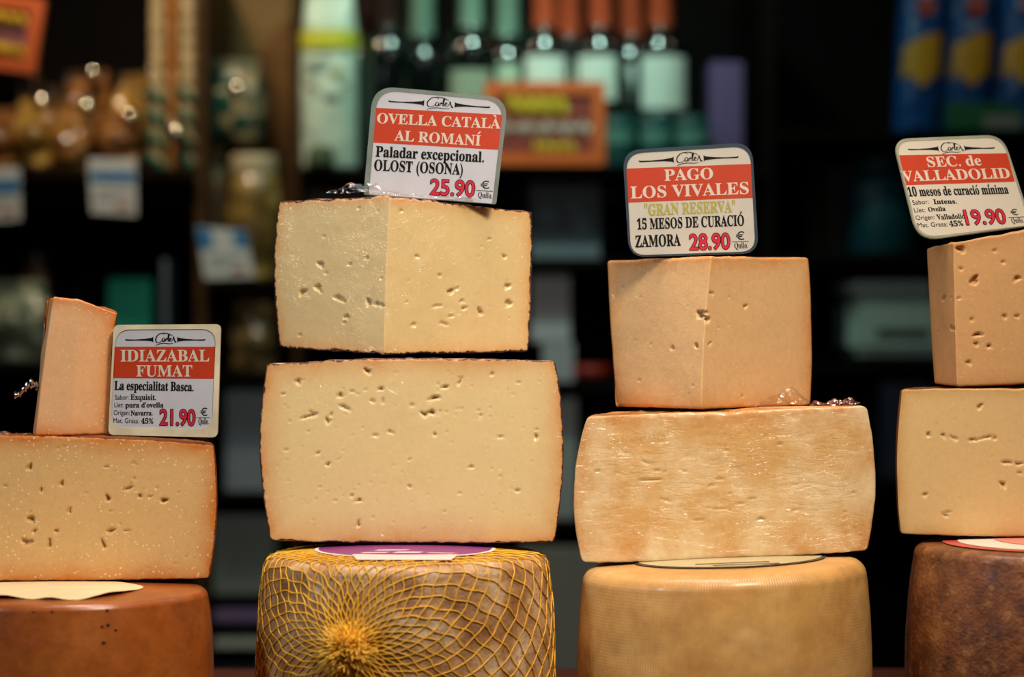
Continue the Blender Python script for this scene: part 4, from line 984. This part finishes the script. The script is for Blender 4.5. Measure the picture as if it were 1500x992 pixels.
def flat_tag(label, corners, Y, blue, roll=0, group='blue banded shelf price tags', zlift=0):
    xs = [c[0] for c in corners]; ys = [c[1] for c in corners]; o_ = at(sum(xs)/4, max(ys), Y)
    root = thing('shelf_price_tag', label, 'price tag', o_, group); s_ = (Y-CAMY)/F
    L = [((x-sum(xs)/4)*s_, (max(ys)-y)*s_) for x, y in corners]   # tl, tr, br, bl
    def quad(name, a, b, c, d, y, mat, th=.0):
        f = lambda u, v: (L[0][0]*(1-u)*(1-v)+L[1][0]*u*(1-v)+L[2][0]*u*v+L[3][0]*(1-u)*v, L[0][1]*(1-u)*(1-v)+L[1][1]*u*(1-v)+L[2][1]*u*v+L[3][1]*(1-u)*v)
        P = [f(a, b), f(c, b), f(c, d), f(a, d)]
        vs = [(x, y, z) for x, z in P]+[(x, y+.0015+th, z) for x, z in P]
        mesh(name, vs, [(0, 1, 2, 3), (7, 6, 5, 4), (0, 4, 5, 1), (1, 5, 6, 2), (2, 6, 7, 3), (3, 7, 4, 0)], mat, root, smooth=False)
    TW = bpy.data.materials.get('tag_white') or flat('tag_white', 'c8d0d4', .45, .2); TB = bpy.data.materials.get('tag_blue') or flat('tag_blue', '2a78b0', .45, .2)
    TG = bpy.data.materials.get('tag_grey') or flat('tag_grey', '9aa4a8', .5); TR = bpy.data.materials.get('tag_red') or flat('tag_red', 'a05a50', .5)
    quad('tag_card', 0, 0, 1, 1, 0, TW)
    for a, b, c, d in blue: quad('blue_print', a, b, c, d, -.0008, TB)
    quad('grey_print', .15, .55, .85, .62, -.0008, TG); quad('grey_print', .12, .7, .5, .76, -.0008, TG); quad('red_print', .55, .8, .85, .9, -.0008, TR)
    return root
flat_tag('blue banded price tag hanging at the left picture edge', [(-40, 247), (29, 245), (31, 322), (-36, 328)], 1.475, [(.05, .22, .98, .48)])
flat_tag('blue banded price tag hanging below the small brown snack bag', [(129, 232), (199, 233), (200, 316), (134, 312)], 1.475, [(.04, .22, .97, .42)])
flat_tag('price tag with two blue corners leaning before the glass jar', [(288, 332), (360, 338), (373, 406), (300, 409)], 1.515, [(0, .02, .28, .42), (.72, .02, 1, .36)])
# lower left goods
WHG = bagm('pale_green_wrapped', 'c8d0b8', '98a890', '506050', 24, .8)
jar('short dark jar with reddish front at far left lower shelf', 52, 372, 532, 44, 1.62, LZ['l3'], flat('dark_red_contents', '7a4a38', .3, .6), flat('dark_lid', '3a3228', .4))
pouch('pale green wrapped bundle left of the smoked slice', 'wrapped_bundle', -30, 80, 425, 532, 1.545, WHG, depth=.04, lump=.008, seed=3, zbase=LZ['l3'])
o = boxm('carton_box', at(158, 532, 1.55), at(232, 410, 1.62), flat('teal_carton', '18a088', .5), rot=.0); tag(o, 'teal carton behind the leftmost price card', 'box')
o = boxm('carton_box', at(237, 532, 1.54), at(258, 382, 1.62), flat('grey_blue_carton', '5a6a78', .5)); tag(o, 'narrow grey blue carton right of the teal carton', 'box')
pouch('small olive bag left of the wrapped cheese wedge', 'small_bag', 338, 408, 440, 545, 1.56, bagm('olive_bag', 'b8a070', '887448', '4a3c20', 30), depth=.035, lump=.006, seed=9, zbase=LZ['l3b'])
o = boxm('carton_box', at(330, 722, 1.54), at(418, 560, 1.64), flat('slate_carton', '8494a2', .5)); tag(o, 'slate blue carton between the first and second stacks', 'box')
o = boxm('carton_box', at(312, 872, 1.54), at(420, 742, 1.70), flat('grey_carton', '788482', .5)); o.location.z += 0; tag(o, 'dull grey carton low between the first two stacks', 'box')
o2 = boxm('carton_box', at(312, 912, 1.53), at(420, 874, 1.70), flat('violet_carton', '7a6a98', .5)); tag(o2, 'flat violet carton under the dull grey carton', 'box')
o3 = boxm('carton_box', at(312, 950, 1.53), at(420, 914, 1.70), flat('pale_carton', 'b0bcb6', .5)); tag(o3, 'flat pale carton under the violet carton', 'box')
o4 = boxm('carton_box', at(312, 1000, 1.53), at(420, 952, 1.70), flat('navy_carton', '1e2438', .5)); tag(o4, 'navy carton lowest of the pile between first stacks', 'box')
# flour bag
fb = thing('flour_bag', 'pale mint white paper bag with a yellow band left of the bottles', 'bag', at(482, 246, 1.47))
fb.location.z = LZ['m1']
pouch('', '', 440, 524, -12, 246, 1.535, flat('mint_paper_bag', 'd4e6d4', .45, .3), depth=.03, lump=.002, seed=2, parent=fb, top=.82, bot=.97, roll=0)
fb.location = Vector((at(482, 0, 1.535).x, 1.535, LZ['m1'])); 
def wrapband(root, wd, depth, z0, z1, mat, name):
    vs = []; n = 40
    for k in range(n):
        a = 2*math.pi*k/n
        for z in (z0, z1): vs.append((wd*math.copysign(abs(math.cos(a))**.8, math.cos(a)), depth*math.copysign(abs(math.sin(a))**.9, math.sin(a)), z))
    mesh(name, vs, [(2*k, 2*((k+1) % n), 2*((k+1) % n)+1, 2*k+1) for k in range(n)], mat, root)
wrapband(fb, .0375, .0335, .150, .172, flat('yellow_band_print', 'd8d840', .45), 'yellow_band')
for k, (x, z, rr, c) in enumerate(((-.018, .128, .008, '7a8a80'), (.012, .118, .007, '9aa060'), (-.02, .100, .007, 'a08878'), (.006, .088, .009, '70807a'), (.022, .102, .006, '8a9488'), (-.004, .132, .006, '8aa098'))):
    mesh('bag_print', [(x+rr*math.cos(a)*1.2, -.0345, z+rr*math.sin(a)*.6) for a in [2*math.pi*i/10 for i in range(10)]], [tuple(range(10))], flat('bag_print_%s' % c, c, .5), fb)
# dim goods behind the second card
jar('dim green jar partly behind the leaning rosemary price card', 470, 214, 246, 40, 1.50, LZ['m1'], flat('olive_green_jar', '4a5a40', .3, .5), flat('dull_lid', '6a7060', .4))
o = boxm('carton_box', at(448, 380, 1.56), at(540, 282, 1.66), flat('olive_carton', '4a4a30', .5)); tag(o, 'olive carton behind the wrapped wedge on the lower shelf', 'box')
# purple box and dark tins right of the bottles
o = boxm('carton_box', at(1040, 246, 1.54), at(1082, 98, 1.60), flat('purple_carton', '6a5484', .5)); tag(o, 'tall purple carton right of the wine bottles', 'box')
for k, (x0, x1, y0) in enumerate(((890, 1015, 205), (893, 1012, 170))):
    pass
tin = flat('teal_tin', '20504e', .3, .6); tinl = flat('mint_tin_label', '5a8a7c', .4)
for k, (px, lab) in enumerate(((905, 'teal tin just right of the orange chalk sign'), (960, 'teal tin standing before the rightmost wine bottle'), (1012, 'teal tin left of the purple carton'))):
    Y = 1.535-.0; c = at(px, 246, Y); c.z = LZ['m1']; r = .022
    Y = 1.518; c = Vector((at(px, 0, Y).x, Y-.0, LZ['m1']))
    root = thing('food_tin', lab, 'tin', c, 'tins before the wine bottles'); root.location.y = 1.505+.0
    lathe('tin_body', [(0, 0), (r*.95, 0), (r, .002), (r, .062), (r*.95, .064), (r*.9, .062), (0, .062)], tin, root, 30)
    vs = []
    for i in range(17):
        a = -math.pi/2-1+2*i/16
        for z in (.030, .046): vs.append(((r+.0004)*math.cos(a), (r+.0004)*math.sin(a), z))
    mesh('tin_label', vs, [(2*i, 2*i+2, 2*i+3, 2*i+1) for i in range(16)], tinl, root)
# middle lower goods
bx = thing('picture_box', 'dark blue grey box with pale foot standing under the orange sign', 'box', at(828, 380, 1.54)); bx.location.z = LZ['m2']
hw = 52*.000858
boxm('box_body', (-hw, 0, 0), (hw, .08, .105), flat('ink_blue_box', '283844', .45), bx)
boxm('box_foot_print', (-hw*.96, -.001, .003), (hw*.96, .0005, .02), flat('pale_blue_print', '6a7c84', .5), bx, 0)
for x, z, a, b in ((-.022, .06, .012, .016), (.012, .07, .016, .012), (.02, .045, .01, .012)):
    mesh('box_print', [(x+a*math.cos(k), -.0008, z+b*math.sin(k)) for k in [2*math.pi*i/12 for i in range(12)]], [tuple(range(12))], flat('blue_print_blot', '46606c', .5), bx)
for (x0, x1, y0, y1, c, lab) in ((778, 832, 402, 488, '9a9ca0', 'pale grey card box right of the wrapped cheese wedge'), (795, 838, 490, 560, '7c8488', 'small grey carton below the pale grey card box')):
    pass
o = boxm('carton_box', at(795, 560, 1.54), at(838, 502, 1.64), flat('grey_carton_b', 'aab0b6', .5)); tag(o, 'small grey carton supporting the pale grey carton', 'box')
o = boxm('carton_box', at(778, 501.5, 1.54), at(833, 400, 1.62), flat('pale_grey_carton', 'c0c2c6', .5)); tag(o, 'pale grey carton right of the wrapped cheese wedge', 'box')
o = boxm('carton_box', at(796, 762, 1.53), at(842, 580, 1.64), flat('grey_white_carton', '9ca6a6', .5)); tag(o, 'tall grey carton between second and third half cheeses', 'box')
rb = thing('red_lidded_tub', 'small dark tub with a red lid left of the golden wedge', 'tub', at(866, 560, 1.55)); rb.location.z = LZ['m3']
lathe('tub_body', [(0, 0), (.019, 0), (.021, .004), (.022, .006), (0, .006)], flat('dark_tub', '2a2c30', .4), rb, 28)
lathe('lid', [(0, .0062), (.024, .0062), (.0245, .012), (.0245, .019), (.022, .021), (0, .021)], flat('red_lid', 'a0281c', .4), rb, 28)
o = boxm('storage_crate', at(760, 1010, 1.40), at(1120, 800, 1.48), flat('grey_crate', '84867e', .6)); o.location.z = 0; tag(o, 'grey crate low behind the netted and golden wheels', 'crate')
# blue and yellow bags top right
BL = flat('blue_bag', '1058a0', .4, .5); YW = flat('yellow_bag_print', 'c8a028', .45, .3); RDP = flat('red_bag_print', 'a8482c', .5)
for k, (x0, x1, y0, lab, Y) in enumerate(((1306, 1372, -60, 'blue bag with yellow panel leftmost of the three on the right shelf', 1.55), (1378, 1444, -60, 'blue bag with yellow panel in the middle of the right shelf', 1.54), (1452, 1530, -60, 'blue bag with yellow panel at the right picture edge', 1.53))):
    r = pouch(lab, 'pasta_bag', x0, x1, y0, 190, Y, BL, depth=.03, lump=.002, seed=k+3, zbase=LZ['r1'], top=.9, bot=.95, skew=.012)
    r['group'] = 'blue and yellow bags on the right shelf'
    s_ = (Y-CAMY)/F; hw = (x1-x0)/2*s_*.86; hd = (190-y0)*s_
    vs, fs = [], []; n = 12
    za, zb = hd*.30, hd*.58
    for i in range(n+1):
        u = i/n; x = -hw+2*hw*u; y = -.0325*math.sqrt(max(0, 1-(abs(x)/(hw*1.2))**2.2))-.003
        vs += [(x+.012*za/hd, y, za+.008*math.sin(u*9)), (x+.012*zb/hd, y, zb-.018*(1-u)*(1-u))]
    mesh('yellow_panel', vs, [(2*i, 2*i+2, 2*i+3, 2*i+1) for i in range(n)], YW, r)
    mesh('red_mark', [(.010+.011*math.cos(a), -.0350, hd*.73+.012*math.sin(a)) for a in [2*math.pi*i/12 for i in range(12)]], [tuple(range(12))], RDP, r)
o = boxm('tray_box', at(1384, 191, 1.505), at(1500, 150, 1.508), flat('green_tray', '1a6a44', .5)); 
gt = thing('display_strip', 'green and teal strip standing before the blue bags', 'display strip', at(1440, 192, 1.503)); gt.location.z = LZ['r1']
o.name = 'strip_card'; o.parent = gt; o.matrix_parent_inverse = Matrix.Translation(-Vector(gt.location)); o.matrix_parent_inverse
mesh('strip_print', [tuple(at(x, y, 1.5045)-gt.location) for x, y in ((1440, 168), (1495, 168), (1495, 188), (1440, 188))], [(0, 1, 2, 3)], flat('strip_grey', '80908c', .5), gt)
# scale / grey box, teal tub
sb = thing('counter_scale', 'mint grey rounded scale housing left of the amber wedge', 'scale', at(1302, 532, 1.58)); sb.location.z = LZ['r3']
hw, hh = 66*.00087, 118*.00087
def rbox(name, x0, x1, y0, y1, z0, z1, mat, par, bev): return boxm(name, (x0, y0, z0), (x1, y1, z1), mat, par, bev)
rbox('scale_body', -hw, hw+.01, -.05, .09, .008, hh*.82, flat('mint_grey_plastic', 'b4cfc2', .45, .2), sb, .012)
rbox('scale_platter', -hw-.002, hw*.9, -.052, .08, hh*.83, hh, flat('pale_plastic', 'c4d4ca', .45, .2), sb, .006)
rbox('display_window', -hw*.4, hw*.75, -.0515, -.049, hh*.30, hh*.42, flat('dark_window', '4a5a56', .3), sb, 0)
for x in (-hw*.8, hw*.8): lathe('foot', [(0, 0), (.008, 0), (.007, .009), (0, .009)], flat('rubber_foot', '202020', .6), sb, 16, (x, 0, 0))
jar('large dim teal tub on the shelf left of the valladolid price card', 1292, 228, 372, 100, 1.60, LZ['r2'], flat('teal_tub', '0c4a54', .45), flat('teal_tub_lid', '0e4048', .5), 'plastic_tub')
o = boxm('carton_box', at(1292, 700, 1.5), at(1345, 560, 1.6), flat('navy_carton_b', '0c2034', .5)); o.location.z = 0; tag(o, 'navy carton in the gap between third and fourth stacks', 'box')
LZ['r4'] = shelf(1138, 1590, 700.5, 12, 'low dark shelf carrying the navy carton')
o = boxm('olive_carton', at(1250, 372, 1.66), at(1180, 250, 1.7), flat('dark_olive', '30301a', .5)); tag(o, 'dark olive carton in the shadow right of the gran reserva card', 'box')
